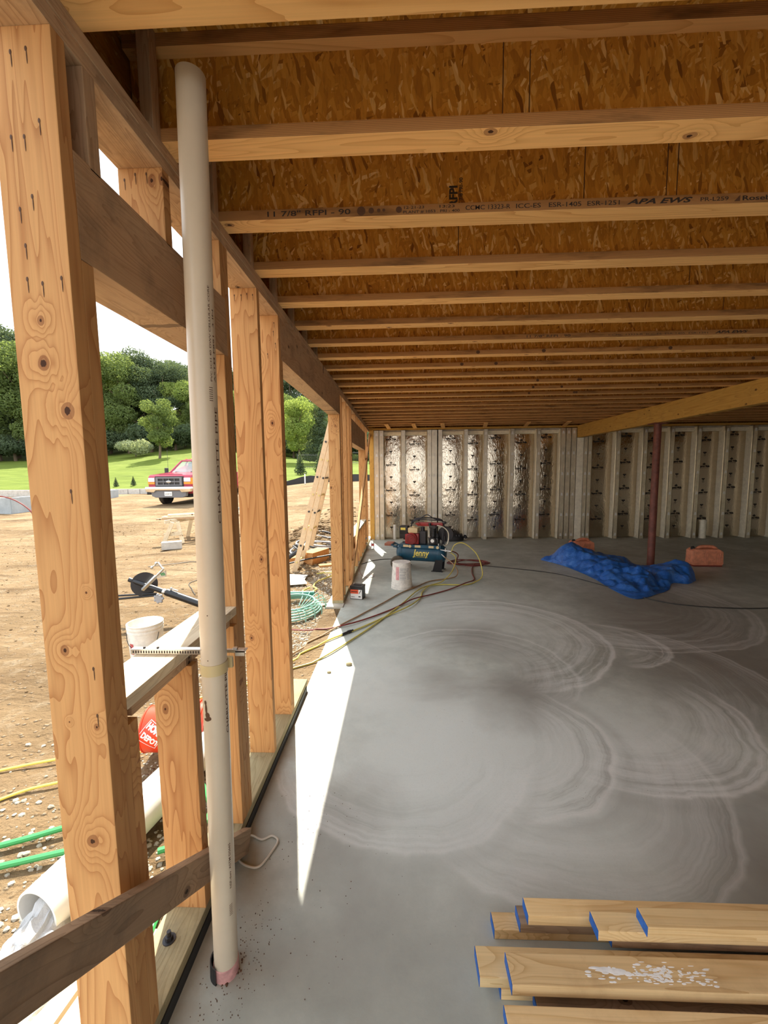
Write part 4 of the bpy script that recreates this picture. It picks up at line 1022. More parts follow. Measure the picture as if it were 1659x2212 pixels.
def hose(name, pts, r, mat, label, cat='hose', sub=8, **k):
    P = [Vector(q_) for q_ in pts]; cl = k.pop('closed', False); Q = []; n = len(P)
    for i in (range(n) if cl else range(n-1)):
        if cl: a, b_, c, d = P[i-1], P[i], P[(i+1) % n], P[(i+2) % n]
        else: a, b_, c, d = P[max(i-1, 0)], P[i], P[i+1], P[min(i+2, n-1)]
        m = max(sub, int((c-b_).length/.04))
        for q_ in range(m):
            t = q_/m; Q.append(.5*((2*b_)+(-a+c)*t+(2*a-5*b_+4*c-d)*t*t+(-a+3*b_-3*c+d)*t**3))
    if not cl: Q.append(P[-1])
    for q_ in Q:
        g_ = 0 if q_.x > -.737 else (-.010 if q_.x > -.935 else gh(q_.x, q_.y))
        q_.z = max(q_.z, g_+r*.8)
    b = MB(); b.tube(Q, r, 8, 1, closed=cl); p = pts[0]
    o = b.build(name, mat, origin=(p[0], p[1], 0), smooth=True); return tag(o, label, cat)
vx = cw(.54, -.15, .36)
# yellow hose: valve, up over, down to the floor, loops back to the bundle, out of the doorway
hose('air_hose', [vx, (vx[0]+.06, vx[1]-.02, .48), (vx[0]+.20, vx[1]-.06, .50), (vx[0]+.38, vx[1]-.2, .34), (vx[0]+.42, vx[1]-.42, .08), (1.10, 6.05, .013), (.92, 5.92, .012), (.62, 5.93, .012), (.40, 5.86, .013), (.22, 5.55, .026), (.02, 5.05, .014), (-.25, 4.42, .012), (-.48, 3.95, .012), (-.70, 3.55, .012), (-.93, 3.36, -.03), (-1.3, 3.1, -.03)], .0085, 'hose_yellow', 'yellow air hose arching off the compressor and running out through the doorway')
hose('air_hose', [cw(.44, -.2, .27), (.83, 6.50, .20), (.90, 6.42, .10), (.87, 6.35, .03), (.75, 6.28, .012), (.45, 6.12, .012), (.25, 5.85, .012), (.0, 5.50, .013), (-.2, 5.12, .013), (-.48, 4.62, .012), (-.72, 4.2, .012), (-.92, 3.9, -.03), (-1.15, 3.5, -.04)], .0085, 'hose_brown', 'tan air hose from the low compressor fitting, lowest of the bundle on the slab')
hose('air_hose', [cw(.50, -.06, .33), (.90, 6.62, .26), (.80, 6.3, .12), (.62, 6.05, .025), (.42, 5.82, .028), (.30, 5.55, .013), (.26, 5.30, .013), (.12, 4.95, .026), (-.15, 4.62, .012), (-.45, 4.22, .012), (-.60, 4.06, .012)], .0085, 'hose_yellow', 'dusty olive air hose hanging down the right end of the compressor to a black coupling')
hose('air_hose', [(1.30, 7.25, .02), (1.22, 6.95, .012), (1.16, 6.6, .012), (1.12, 6.2, .012), (.95, 5.95, .03), (.70, 5.70, .012), (.42, 5.45, .012), (.15, 5.18, .028), (-.1, 4.85, .012), (-.4, 4.5, .014), (-.62, 4.3, .02), (-.86, 4.25, -.01), (-1.2, 4.3, -.03), (-1.5, 4.42, -.03)], .0085, 'hose_red', 'dark red air hose crossing the slab in the bundle and out toward the aqua coil')
b = MB(); b.cyl((-.50, 4.17, .014), (-.60, 4.06, .014), .013, seg=12); b.cyl((-.52, 4.15, .014), (-.55, 4.12, .014), .017, seg=12)
tag(b.build('hose_coupling', 'dark_iron', origin=(-.55, 4.12, 0), smooth=True), 'black metal coupling on the hose near the doorway', 'coupling')
hose('air_hose', [(-.60, 4.06, .013), (-.75, 3.88, .011), (-.93, 3.65, -.03), (-1.2, 3.25, -.04), (-1.6, 2.9, -.04)], .009, 'hose_yellow_outside', 'bright yellow hose continuing out of the doorway from the black coupling')
# red hose coil right of compressor
cpts = []
for k in range(26):
    a = k*.55; r = .26+.05*math.sin(k*1.3); cpts.append((1.22+r*1.25*math.cos(a), 7.35+r*.8*math.sin(a), .012+.0045*(k % 4)))
hose('air_hose', [cw(.48, .0, .35), (.98, 6.95, .25), (1.02, 7.15, .05)]+cpts, .009, 'hose_red', 'loose coil of dark red hose on the slab right of the compressor', sub=3)
hose('power_cable', [(.98, 7.25, .008), (1.3, 7.18, .008), (1.85, 6.97, .008), (2.48, 6.585, .008), (2.85, 6.0, .008), (3.1, 5.4, .008), (3.3, 5.12, .008), (3.55, 4.99, .008), (3.9, 4.92, .008), (4.35, 4.92, .008), (5.5, 5.1, .008)], .006, 'cord_black', 'black cord crossing the slab and passing in front of the blue tarp', 'cord')
hose('power_cable', [(-.70, 7.3, .006), (-.45, 7.65, .006), (-.1, 7.72, .006), (.1, 7.5, .006), (.2, 7.25, .006)], .006, 'cord_black', 'dark cord on the slab left of the compressor, behind the bucket', 'cord')
hose('wire', [(-.715, 6.9, .30), (-.69, 6.75, .1), (-.62, 6.5, .005), (-.5, 6.35, .005), (-.42, 6.45, .005), (-.48, 6.6, .005)], .003, 'hose_red', 'thin reddish wire curling on the slab by the far window framing', 'wire')

# ---- tarp
def tarp():
    front = [(2.60, 7.60), (2.74, 7.36), (2.83, 7.08), (2.90, 6.72), (2.95, 6.25), (2.93, 5.72), (3.00, 5.28), (3.42, 5.50), (3.68, 5.68), (3.95, 6.02), (4.14, 5.98), (4.38, 6.16)]
    back = [(2.61, 7.63), (2.80, 7.70), (3.02, 7.78), (3.30, 7.80), (3.55, 7.72), (3.80, 7.55), (3.98, 7.20), (4.12, 6.92), (4.26, 6.76), (4.42, 6.65), (4.48, 6.50), (4.45, 6.38)]
    hgt = [.02, .12, .27, .30, .24, .19, .16, .15, .18, .26, .27, .14]
    def cr(tab, u):
        n = len(tab)-1; f_ = u*n; i = min(int(f_), n-1); t = f_-i
        g_ = lambda k: tab[max(0, min(n, k))]
        a, b_, c, d = g_(i-1), g_(i), g_(i+1), g_(i+2)
        if isinstance(a, tuple): return tuple(.5*((2*b_[k])+(-a[k]+c[k])*t+(2*a[k]-5*b_[k]+4*c[k]-d[k])*t*t+(-a[k]+3*b_[k]-3*c[k]+d[k])*t**3) for k in range(len(a)))
        return .5*((2*b_)+(-a+c)*t+(2*a-5*b_+4*c-d)*t*t+(-a+3*b_-3*c+d)*t**3)
    nu, nv = 220, 120; b = MB(); g = []
    for i in range(nu+1):
        u = i/nu; fx, fy = cr(front, u); bx_, by_ = cr(back, u); h = cr(hgt, u); row = []
        for j_ in range(nv+1):
            v = j_/nv; x = lerp(fx, bx_, v); y = lerp(fy, by_, v)
            prof = math.sin(PI*min(1, v/.62)*.5)**1.4 if v < .62 else math.cos((v-.62)/.38*PI/2)**.6 if v < 1 else 0
            z = h*prof
            rg = lambda a, b_, c_: max(0, 1-3.2*abs(noise.noise(Vector((a, b_, c_)))))**1.6
            n_ = rg(x*1.1+y*.9, y*1.9-x*.6, 11)*.045+rg(x*1.6+y*1.2, y*3.6-x*.9, 17)*.022-.02+noise.noise(Vector((x*3.1, y*2.0, 1.0)))*.04+abs(noise.noise(Vector((x*5.5+y*2, y*4.5-x, 5.0))))*.055+noise.noise(Vector((x*14, y*11, 7)))*.012
            crease = -.055*math.exp(-((x-3.75-.25*(y-6.2))/.035)**2)*(1 if v < .6 else 0) + .05*math.exp(-((x-3.55-.35*(y-6.2))/.06)**2)*(1 if v < .6 else .3)
            edge = min(1, v*8, (1-v)*8)*min(1, u*12+.05, (1-u)*10+.35)
            z = max(.0, z*(.85+.3*noise.noise(Vector((x*1.7, y*1.7, 2))))+(n_+crease)*edge)+.005
            x += noise.noise(Vector((y*2.5, x*2, 9)))*.02; y += noise.noise(Vector((x*2.5, y*2, 4)))*.03*edge
            row.append(b.bm.verts.new((x, y, z)))
        g.append(row)
    for i in range(nu):
        for j_ in range(nv): b.bm.faces.new((g[i][j_], g[i+1][j_], g[i+1][j_+1], g[i][j_+1]))
    # tail at the left
    o = b.build('tarp', 'tarp_blue', origin=(3.5, 6.6, 0), smooth=True)
    md = o.modifiers.new('s', 'SOLIDIFY'); md.thickness = .002; md.offset = 1
    tag(o, 'crumpled blue plastic tarp heaped on the slab at the right', 'tarp')
tarp()

# ---- gas cans
def gascan(loc, rz, label, scale=1.0, w=.50, h=.34):
    root = thing('gas_can', label, 'gas can', loc, rz)
    sw = w/2; b = MB()
    b.prism([(-sw+.02, .02), (-sw, .05), (-sw+.005, h*.78), (-sw+.05, h*.88), (sw-.08, h*.88), (sw-.01, h*.76), (sw, .05), (sw-.02, .02)], 'y', -.10, .10, bev=.022)
    b.build('body', 'can_red', root, local=True, smooth=True)
    b = MB().bx(-sw+.015, sw-.015, -.095, .095, 0, .03, bev=.012); b.build('base_rim', 'can_base', root, local=True)
    b = MB(); b.tube([(-sw+.10, 0, h*.80), (-sw+.14, 0, h*.90), (-sw+.20, 0, h*.97), (.10, 0, h*.97), (sw-.09, 0, h*.90), (sw-.05, 0, h*.78)], .026, 10, 5); b.build('handle', 'can_red', root, local=True, origin=(0, 0, h*.8), smooth=True)
    b = MB(); b.cyl((-sw+.06, 0, h*.80), (-sw+.055, 0, h*.90), .033, seg=20); b.cyl((-sw+.055, 0, h*.90), (-sw+.05, 0, h*.96), .026, seg=20); b.build('cap', 'black_rubber', root, local=True, origin=(-sw+.06, 0, h*.8))
    b = MB(); c0, z0 = .03, .155
    for a, c in (((-.075, -.09), (-.075, .075)), ((.155, -.09), (.155, .075)), ((-.05, -.105), (.135, -.105)), ((-.05, .09), (.135, .09)), ((-.045, -.07), (-.045, .06)), ((.125, -.07), (.125, .06)), ((-.03, -.08), (.11, -.08)), ((-.075, .075), (-.05, .09)), ((.155, .075), (.135, .09)), ((-.075, -.09), (-.05, -.105)), ((.155, -.09), (.135, -.105))):
        b.tube([(c0+a[0], -.100, z0+a[1]), (c0+c[0], -.100, z0+c[1])], .006, 6, 1)
    b.build('embossed_panel', 'can_red', root, local=True, origin=(c0, -.1, z0))
    return root
gascan((5.20, 7.16, 0), -.05, 'faded red gas can standing on the slab right of the tarp')
gascan((3.58, 8.20, 0), .1, 'red gas can half hidden behind the left end of the tarp', w=.44, h=.30)

# crumbs near the pipe foot
b = MB(); random.seed(21)
for k in range(330):
    if k < 210: x = random.gauss(-.56, .05); y = random.gauss(1.22, .10)
    else: x = random.uniform(-.66, -.2); y = random.uniform(1.0, 2.0)
    if x < -.68: continue
    r = random.uniform(.0007, .0021)
    if abs(x+.596) < .05 and abs(y-1.215) < .05: r *= 2
    t = bmesh.new(); bmesh.ops.create_icosphere(t, subdivisions=1, radius=r); t.transform(Matrix.Translation((x, y, r*.5))); b.merge(t)
tag(b.build('floor_crumbs', 'ink_brown', origin=(-.5, 1.25, 0)), 'dark crumbs of mud scattered on the slab round the pipe foot', 'crumbs', kind='stuff')
for (x, y, r, lab) in ((-.45, 3.42, .022, 'greenish pebble on the sunlit strip of slab'), (-.60, 3.28, .014, 'small dark pebble at the edge of the sunlit slab')):
    b = MB(); b.sph((x, y, r*.5), r, (1.3, .9, .7), seg=10); tag(b.build('pebble', 'treated_wood', origin=(x, y, 0), smooth=True), lab, 'pebble')

# ================================================================= OUTSIDE
def at(px, py, Y):
    dx = (px-829.5)/F_PX; dy = (py-1106)/F_PX; d = r2*dx+d2*dy+fw; t = Y/d.y; return Vector((0, 0, CH))+d*t
def g0(x, y, dz=0.): return (x, y, gh(x, y)+dz)
# big white sewer pipe with bag
root = thing('sewer_pipe', 'large white plastic pipe lying outside below the near window, mouth toward the camera', 'pipe', (-1.33, 1.36, -.05))
p0, p1 = Vector((-1.36, 1.33, .045)), Vector((-1.135, 2.42, .055))
pipeshell(p0, p1, .095, .086, 48).build('pipe_tube', 'pvc_white', root, smooth=True)
o = MB(); dd = (p0-p1).normalized()
# crumpled bag stuffed in the mouth
b = MB(); nu, nv = 34, 30; g = []
for i in range(nu+1):
    row = []
    for j_ in range(nv+1):
        u, v = i/nu, j_/nv
        x = lerp(-1.43, -1.24, u)+noise.noise(Vector((u*6, v*5, 1)))*.03; y = lerp(1.02, 1.42, v)+noise.noise(Vector((u*5, v*6, 4)))*.03
        z = -.03+.16*math.sin(PI*u)*(.25+.75*v)*(1-.3*v)+noise.noise(Vector((u*9, v*8, 8)))*.045
        row.append(b.bm.verts.new((x, y, max(z, -.05))))
    g.append(row)
for i in range(nu):
    for j_ in range(nv): b.bm.faces.new((g[i][j_], g[i+1][j_], g[i+1][j_+1], g[i][j_+1]))
tag(b.build('plastic_bag', 'bag_film', origin=(-1.33, 1.3, -.03), smooth=True), 'crumpled grey-white plastic bag stuffed in the mouth of the big white pipe', 'bag')
b = MB(); nu, nv = 10, 40; g = []
for i in range(nu+1):
    row = []
    for j_ in range(nv+1):
        u, v = i/nu, j_/nv
        row.append(b.bm.verts.new((lerp(-1.22, -1.08, u)+.02*math.sin(v*7)+noise.noise(Vector((u*4, v*7, 1)))*.02, lerp(.55, 1.22, v), -.02+.03*math.sin(u*9+v*3)+noise.noise(Vector((u*8, v*14, 8)))*.02)))
    g.append(row)
for i in range(nu):
    for j_ in range(nv): b.bm.faces.new((g[i][j_], g[i+1][j_], g[i+1][j_+1], g[i][j_+1]))
tag(b.build('plastic_sheet', 'bag_film', origin=(-1.1, .9, -.02), smooth=True), 'strip of translucent plastic sheet on the boards at the bottom left corner', 'plastic sheet')
for k in range(3):
    lumber('plank', (-1.36+k*.15, .4, -.02), (-1.26+k*.15, 1.34, -.02), .135, .038, (1, 0, 0), 'sunlit_wood', label=['sunlit plank outside at the bottom left corner, farthest left', 'sunlit plank outside at the bottom left corner, middle one', 'sunlit plank outside at the bottom left corner, nearest the wall'][k], cat='plank')
# green hose
hose('garden_hose', [(-2.3, 1.5, -.03), (-2.0, 1.62, -.03), (-1.72, 1.74, -.03), (-1.52, 1.86, -.03), (-1.42, 2.05, -.03), (-1.2, 2.15, -.03), (-1.02, 1.98, -.03), (-.96, 1.85, -.025), (-1.0, 1.72, -.02), (-1.1, 1.66, -.02)], .013, 'hose_green', 'green garden hose running behind the big white pipe, upper strand')
hose('garden_hose', [(-2.4, 1.38, -.03), (-2.0, 1.50, -.03), (-1.7, 1.60, -.03), (-1.52, 1.66, -.03), (-1.40, 1.70, -.04)], .013, 'hose_green', 'green garden hose at the left edge, lower strand entering behind the pipe')
hose('garden_hose', [(-1.12, 1.80, -.03), (-1.02, 1.75, -.03), (-.93, 1.74, -.02), (-.91, 1.6, -.02), (-.97, 1.48, -.02), (-.93, 1.36, -.02), (-.92, 1.15, -.02), (-1.0, .9, -.02)], .013, 'hose_green', 'green hose looping between the big white pipe and the bottom plate')
hose('air_hose', [(-2.9, 1.98, -.04), (-2.5, 2.1, -.04), (-2.2, 2.22, -.04), (-1.95, 2.32, -.04), (-1.7, 2.5, -.04)], .008, 'hose_yellow_outside', 'yellow hose on the dirt left of the nearest stud, upper strand')
hose('air_hose', [(-2.6, 1.70, -.04), (-2.25, 1.86, -.04), (-2.05, 2.02, -.04), (-1.85, 2.12, -.04), (-1.6, 2.35, -.04)], .008, 'hose_yellow_outside', 'yellow hose on the dirt left of the nearest stud, lower strand')
# orange bucket on its side
root = thing('bucket', 'orange plastic bucket lying on its side outside below the near window', 'bucket', (-1.57, 2.36, .10), rz=.12)
Rx = Matrix.Rotation(PI/2, 3, 'Y')
MB().lathe(bucket(0, 0), (0, 0, 0), 44, Rx).build('body', 'orange_plastic', root, local=True, smooth=True)
def lying_text(s, size, along, ang, rot, b, bold=.02, width=None, mi=0, al='CENTER'):
    t = MB(); text_into(t, s, size, (0, 0, 0), (math.cos(rot), math.sin(rot), 0), (-math.sin(rot), math.cos(rot), 0), bold=bold, width=width, align=al)
    slice_up(t, 1, .012); slice_up(t, 0, .02)
    for v in t.bm.verts:
        X = along[0]+v.co.x; h = along[1]+v.co.y; r = .1305+(X/.378)*.02+.0012; a = ang+h/r
        v.co = (X, -r*math.cos(a), r*math.sin(a))
    b.merge(t.bm, mi)
b = MB(); rt = -.62
# white-outlined slanted square with the two-line name
def sq(cx, cz, s, rot, lw, b):
    pts = [(cx+s*math.cos(rot+PI/4+k*PI/2), cz+s*math.sin(rot+PI/4+k*PI/2)) for k in range(4)]
    for k in range(4):
        (x0, z0), (x1, z1) = pts[k], pts[(k+1) % 4]; n = 10
        dx, dz = x1-x0, z1-z0; ln = math.hypot(dx, dz); nx_, nz_ = -dz/ln*lw, dx/ln*lw
        for i in range(n):
            q_ = [(x0+dx*i/n, z0+dz*i/n), (x0+dx*(i+1)/n, z0+dz*(i+1)/n), (x0+dx*(i+1)/n+nx_, z0+dz*(i+1)/n+nz_), (x0+dx*i/n+nx_, z0+dz*i/n+nz_)]
            P = []
            for (X, h) in q_:
                r = .1305+(X/.378)*.02+.0012; a = .25+h/r; P.append((X, -r*math.cos(a), r*math.sin(a)))
            b.quad(*P)
lying_text('HOME', .052, (.088, .020), .22, rt, b, bold=.06, width=.108)
lying_text('DEPOT', .046, (.062, -.030), .22, rt, b, bold=.05, width=.112)
sq(.080, .004, .088, rt, .003, b)
b.build('logo', 'tab_white', root, local=True, origin=(.1, -.13, 0))
b = MB(); b.lathe([(.1500, .30), (.1545, .302), (.1545, .318), (.1500, .32)], (0, 0, 0), 44, Rx); b.build('rim', 'orange_plastic', root, local=True, smooth=True)
# pale bucket outside
bxx = at(315, 1370, 3.62).x
root = thing('bucket', 'pale open plastic bucket standing on the dirt outside the near window', 'bucket', (bxx, 3.62, -.07))
MB().lathe(bucket(0, 0), (0, 0, 0), 40).build('body', 'bucket_pale', root, local=True, smooth=True)
MB().tube([(-.13, -.08, .30), (-.06, -.155, .22), (.06, -.17, .16), (.14, -.10, .20), (.15, -.04, .30)], .003, 6, 5).build('bail_handle', 'dark_iron', root, local=True, origin=(0, -.15, .2))
b = MB(); rf = lambda z: .1315+z*.052+.001
patch(-2.1, -1.8, .12, .22); b.build('red_label', 'label_red', root, local=True, origin=(0, 0, .15))
# stand with dark tube, knob and bracket
zz = gh(-3.4, 5.5)
root = thing('roller_stand', 'black folding work stand with a star knob outside the near window', 'stand', (-3.4, 5.5, zz))
Ys = 4.6
root.location = (at(340, 1280, Ys).x, Ys, gh(at(340, 1280, Ys).x, Ys))
b = MB(); b.cyl(at(279, 1252, Ys), at(330, 1270, Ys), .026); b.cyl(at(325, 1268, Ys), at(360, 1280, Ys), .030); b.cyl(at(360, 1279, Ys), at(470, 1318, Ys), .042); b.build('main_tube', 'black_paint', root, smooth=True)
b = MB(); b.cyl(at(200, 1290, Ys), at(338, 1282, Ys), .011); b.cyl(at(200, 1299, Ys), at(338, 1286, Ys), .013); b.build('leg', 'black_paint', root, smooth=True)
b = MB(); b.cyl(at(312, 1262, Ys+.03), at(312, 1262, Ys+.05), .14, seg=28); b.build('disc', 'black_paint', root, smooth=True)
b = MB()
for k in range(7):
    a = k*2*PI/7; c = at(343, 1293, Ys-.06); b.sph((c.x+.045*math.cos(a), c.y, c.z+.045*math.sin(a)), .017, seg=10)
c = at(343, 1293, Ys-.06); b.cyl(c-Vector((0, .012, 0)), c+Vector((0, .012, 0)), .045, seg=20); b.build('star_knob', 'conduit_grey', root, smooth=True)
b = MB(); b.tube([at(308, 1274, Ys-.03), at(337, 1245, Ys-.03)], .022, 4, 1); b.tube([at(337, 1245, Ys-.03), at(352, 1230, Ys-.03), at(350, 1226, Ys-.03), at(341, 1214, Ys-.03)], .012, 6, 3)
q0, q1, q2, q3 = at(338, 1239, Ys-.03), at(356, 1233, Ys-.03), at(357, 1246, Ys-.03), at(341, 1249, Ys-.03)
t_ = Vector((0, .03, 0)); b.quad(q0, q1, q2, q3); b.quad(q3+t_, q2+t_, q1+t_, q0+t_); b.quad(q0, q3, q3+t_, q0+t_); b.quad(q1, q2, q2+t_, q1+t_)
for p in ((337, 1217), (328, 1226)): b.sph(at(*p, Ys-.03), .018, seg=10)
b.tube([at(328, 1226, Ys-.03), at(338, 1218, Ys-.03)], .008, 6, 1)
b.build('bracket', 'steel', root)
b = MB()
for k in range(3): b.tube([at(346+k*3.2, 1238-k*.5, Ys-.034), at(350+k*3.2, 1244-k*.5, Ys-.034)], .004, 4, 1)
b.build('green_mark', 'hose_green', root, origin=tuple(at(350, 1240, Ys-.034)))
b = MB(); c = at(355, 1278, Ys); b.sph(c, .035, seg=12); b.cyl(at(371, 1272, Ys), at(384, 1276, Ys), .006); b.sph(at(370, 1271, Ys), .014, seg=8); b.build('clamp', 'steel', root, smooth=True)
# sawhorse with boards and saw
sy_ = 10.2; sx_ = at(392, 1150, 10.2).x; gz = gh(sx_, sy_)
root = thing('sawhorse', 'wooden sawhorse outside carrying a stack of boards, left of the pipe', 'sawhorse', (sx_, sy_, gz))
lumber('top_rail', (sx_-.10, sy_-.55, gz+.55), (sx_+.35, sy_+.75, gz+.55), .09, .04, (0, 0, 1), 'sunlit_wood', root)
for (a0, b0) in ((-.30, -.5), (.32, -.35), (-.25, .6), (.40, .7)):
    lumber('leg', (sx_+a0*.65, sy_+b0, gz), (sx_+(.02 if a0 < 0 else .08), sy_+b0*.85, gz+.53), .09, .036, (1, .3, 0), 'sunlit_wood', root)
lumber('brace', (sx_-.2, sy_-.44, gz+.22), (sx_+.2, sy_-.36, gz+.26), .09, .03, (0, 0, 1), 'sunlit_wood', root)
for k, (dx, dz, ln, dy) in enumerate(((-.68, .735, 2.4, .62), (-.60, .735, 2.2, .30), (-.35, .735, 2.6, .0), (-.42, .735, 2.5, -.34), (-.30, .775, 2.4, -.30), (-.5, .775, 2.0, .32), (-.2, .815, 2.2, -.22))):
    dz -= .11; a = (sx_+dx, sy_+dy, gz+dz-.03); e = (sx_+dx+ln, sy_+dy+.9, gz+dz-.03+.02)
    lumber('plank', a, e, .12, .036, (0, 1, 0), ('sunlit_wood', 'weathered_wood')[k % 2], label='long plank lying across the sawhorse outside', cat='plank', group='planks across the sawhorse')
root = thing('circular_saw', 'grey power saw with a red cord guard lying on the planks outside', 'saw', (sx_+.62, sy_+.45, gz+.72))
b = MB(); b.bx(-.05, .70, -.10, .10, .0, .08, bev=.02); b.bx(.1, .5, -.12, .0, .08, .15, bev=.03); b.build('body', 'saw_grey', root, local=True, smooth=True)
b = MB(); b.tube([(-.05, 0, .05), (-.18, 0, .05), (-.28, 0, .0), (-.33, 0, -.10)], .016, 8, 5); b.build('cord', 'cord_black', root, local=True, origin=(-.1, 0, .05))
MB().cyl((-.03, 0, .05), (-.16, 0, .05), .028, .018).build('cord_guard', 'saw_red', root, local=True, origin=(-.05, 0, .05))
MB().box((sx_+.30, sy_-1.0, gz+.07), (.42, .2, .17), Matrix.Rotation(.5, 3, 'Z'), bev=.01).build('concrete_block', 'cmu', origin=(sx_, sy_-1, gz))
tag(bpy.data.objects['concrete_block'], 'pale block on the dirt in front of the sawhorse', 'block')

# truck, facing the camera
ty = 18.6; tx = at(366, 1040, 18.6).x; tz = gh(tx, ty)-.02
root = thing('pickup_truck', 'red pickup truck with a chrome bumper parked on the dirt by the lawn', 'truck', (tx, ty, tz), rz=-.10); root.scale = (1.1, 1.1, 1.13)
k_ = dict(local=True)
b = MB()
# hood + cab + box; x across, y back, z up. front face at y=0
b.prism([(.0, .62), (.0, 1.18), (.10, 1.28), (1.30, 1.38), (1.36, 1.0), (1.36, .55), (.2, .5)], 'x', -.97, .97, bev=.04)
b.prism([(1.30, .55), (1.30, 1.36), (3.9, 1.36), (3.9, .55)], 'x', -1.0, 1.0, bev=.04)
b.prism([(1.95, 1.92), (2.3, 1.98), (3.3, 1.98), (3.5, 1.92), (3.5, 1.86), (1.95, 1.86)], 'x', -.72, .72, bev=.03)
b.prism([(3.9, .7), (3.9, 1.38), (6.2, 1.38), (6.2, .7)], 'x', -1.0, 1.0, bev=.03)
for sx__ in (-1, 1):     # pillars
    b.tube([(sx__*.86, 1.30, 1.36), (sx__*.72, 1.98, 1.88)], .045, 6, 1); b.tube([(sx__*.90, 2.75, 1.36), (sx__*.74, 2.75, 1.88)], .05, 6, 1); b.tube([(sx__*.90, 3.75, 1.36), (sx__*.74, 3.5, 1.88)], .08, 6, 1)
b.prism([(-.78, 1.20), (-.50, 1.31), (.50, 1.31), (.78, 1.20)], 'y', .12, 1.2, bev=.02)
b.build('body', 'truck_red', root, smooth=True, **k_)
b = MB(); b.quad((-.82, 1.34, 1.38), (.82, 1.34, 1.38), (.68, 1.96, 1.86), (-.68, 1.96, 1.86))
b.quad((-.90, 1.5, 1.38), (-.90, 3.7, 1.38), (-.74, 3.45, 1.86), (-.74, 2.0, 1.86)); b.quad((.90, 1.5, 1.38), (.90, 3.7, 1.38), (.74, 3.45, 1.86), (.74, 2.0, 1.86)); b.quad((-.85, 3.76, 1.38), (.85, 3.76, 1.38), (.7, 3.5, 1.86), (-.7, 3.5, 1.86))
b.build('window_glass', 'truck_glass', root, origin=(0, 1.5, 1.5), **k_)
b = MB()
for x in (-.42, .42): b.bx(x-.24, x+.24, 2.55, 2.7, 1.0, 1.6, bev=.05); b.bx(x-.12, x+.12, 2.58, 2.66, 1.6, 1.76, bev=.03)
b.build('seat', 'seat_cloth', root, origin=(0, 2.6, 1), **k_)
b = MB()
for (z0, z1) in ((1.13, 1.18), (.98, 1.02), (.84, .88)): b.bx(-.50, .50, -.06, .0, z0, z1, bev=.008)
for x in (-.54, .54): b.bx(x-.05, x+.05, -.06, .0, .84, 1.18, bev=.01)
for x in (-.25, 0, .25): b.bx(x-.012, x+.012, -.045, .0, .86, 1.15)
b.build('grille', 'truck_grey', root, origin=(0, 0, 1), **k_)
b = MB().bx(-.64, .64, -.02, .01, .80, 1.22); b.build('grille_recess', 'truck_black', root, origin=(0, 0, 1), **k_)
grille_o = bpy.data.objects['grille']
b = MB().sph((0, -.065, 1.0), 1, (.11, .012, .048), seg=20); badge_o = b.build('oval_badge', 'steel', grille_o, origin=(0, -.06, 1), smooth=True, **k_)
b = MB(); text_into(b, 'Ford', .06, (-.055, -.079, .985), (1, 0, 0), (0, 0, 1), shear=.3); b.build('badge_letters', 'ink', root, origin=(0, -.079, 1), **k_)
for s_ in (-1, 1):
    b = MB().bx(s_*.66, s_*.95, -.03, .06, 1.0, 1.16, bev=.02); b.build('headlight', 'headlight', root, origin=(s_*.8, 0, 1.08), **k_)
    b = MB().bx(s_*.66, s_*.95, -.03, .06, .90, .99, bev=.01); b.bx(s_*.93, s_*.985, .0, .12, .90, 1.16, bev=.01); b.build('turn_signal', 'amber', root, origin=(s_*.8, 0, .94), **k_)
    b = MB().bx(s_*1.06, s_*1.22, 1.42, 1.50, 1.28, 1.58, bev=.03); b.cyl((s_*.95, 1.5, 1.36), (s_*1.08, 1.46, 1.38), .025); b.build('side_mirror', 'truck_black', root, origin=(s_*1.1, 1.45, 1.4), **k_)
    for yy in (.95, 4.9):
        b = MB(); b.lathe([(.22, -.12), (.36, -.125), (.395, -.09), (.40, 0), (.395, .09), (.36, .125), (.22, .12)], (s_*.86, yy, .40), 32, Matrix.Rotation(PI/2, 3, 'Y')); b.cyl((s_*.80, yy, .40), (s_*.94, yy, .40), .2, seg=20)
        b.build('tire', 'black_rubber', root, origin=(s_*.86, yy, .4), smooth=True, **k_)
b = MB(); b.prism([(-1.0, .80), (1.0, .80), (1.02, .72), (.98, .60), (.62, .58), (.55, .66), (-.55, .66), (-.62, .58), (-.98, .60), (-1.02, .72)], 'y', -.16, .04, bev=.015); b.build('bumper', 'chrome', root, origin=(0, -.1, .7), smooth=True, **k_)
b = MB(); b.prism([(-.80, .64), (.80, .64), (.76, .42), (.60, .36), (-.60, .36), (-.76, .42)], 'y', -.10, .06, bev=.015); b.build('air_dam', 'truck_grey', root, origin=(0, -.1, .5), **k_)
b = MB().bx(-.17, .17, -.125, -.115, .43, .60, bev=.004); plate_o = b.build('license_plate', 'tab_white', root, origin=(0, -.12, .5), **k_)
b = MB(); text_into(b, 'LA 2017 B', .075, (-.135, -.127, .485), (1, 0, 0), (0, 0, 1), bold=.02, width=.27); b.build('plate_letters', 'ink', plate_o, origin=(0, -.127, .5), **k_)
for x in (-.5, -.25, 0, .25, .5): MB().sph((x, 2.02, 1.985), .03, (1.2, 1, .6), seg=10).build('roof_light', 'amber', root, origin=(x, 2.02, 1.985), **k_)
b = MB(); b.cyl((-.88, 1.2, 1.3), (-.885, 1.22, 2.35), .006); b.build('antenna', 'dark_iron', root, origin=(-.88, 1.2, 1.3), **k_)
b = MB().bx(-.3, .35, 3.9, 4.4, 1.38, 2.10, bev=.02); b.build('tool_box', 'truck_grey', root, origin=(0, 4, 1.38), **k_)
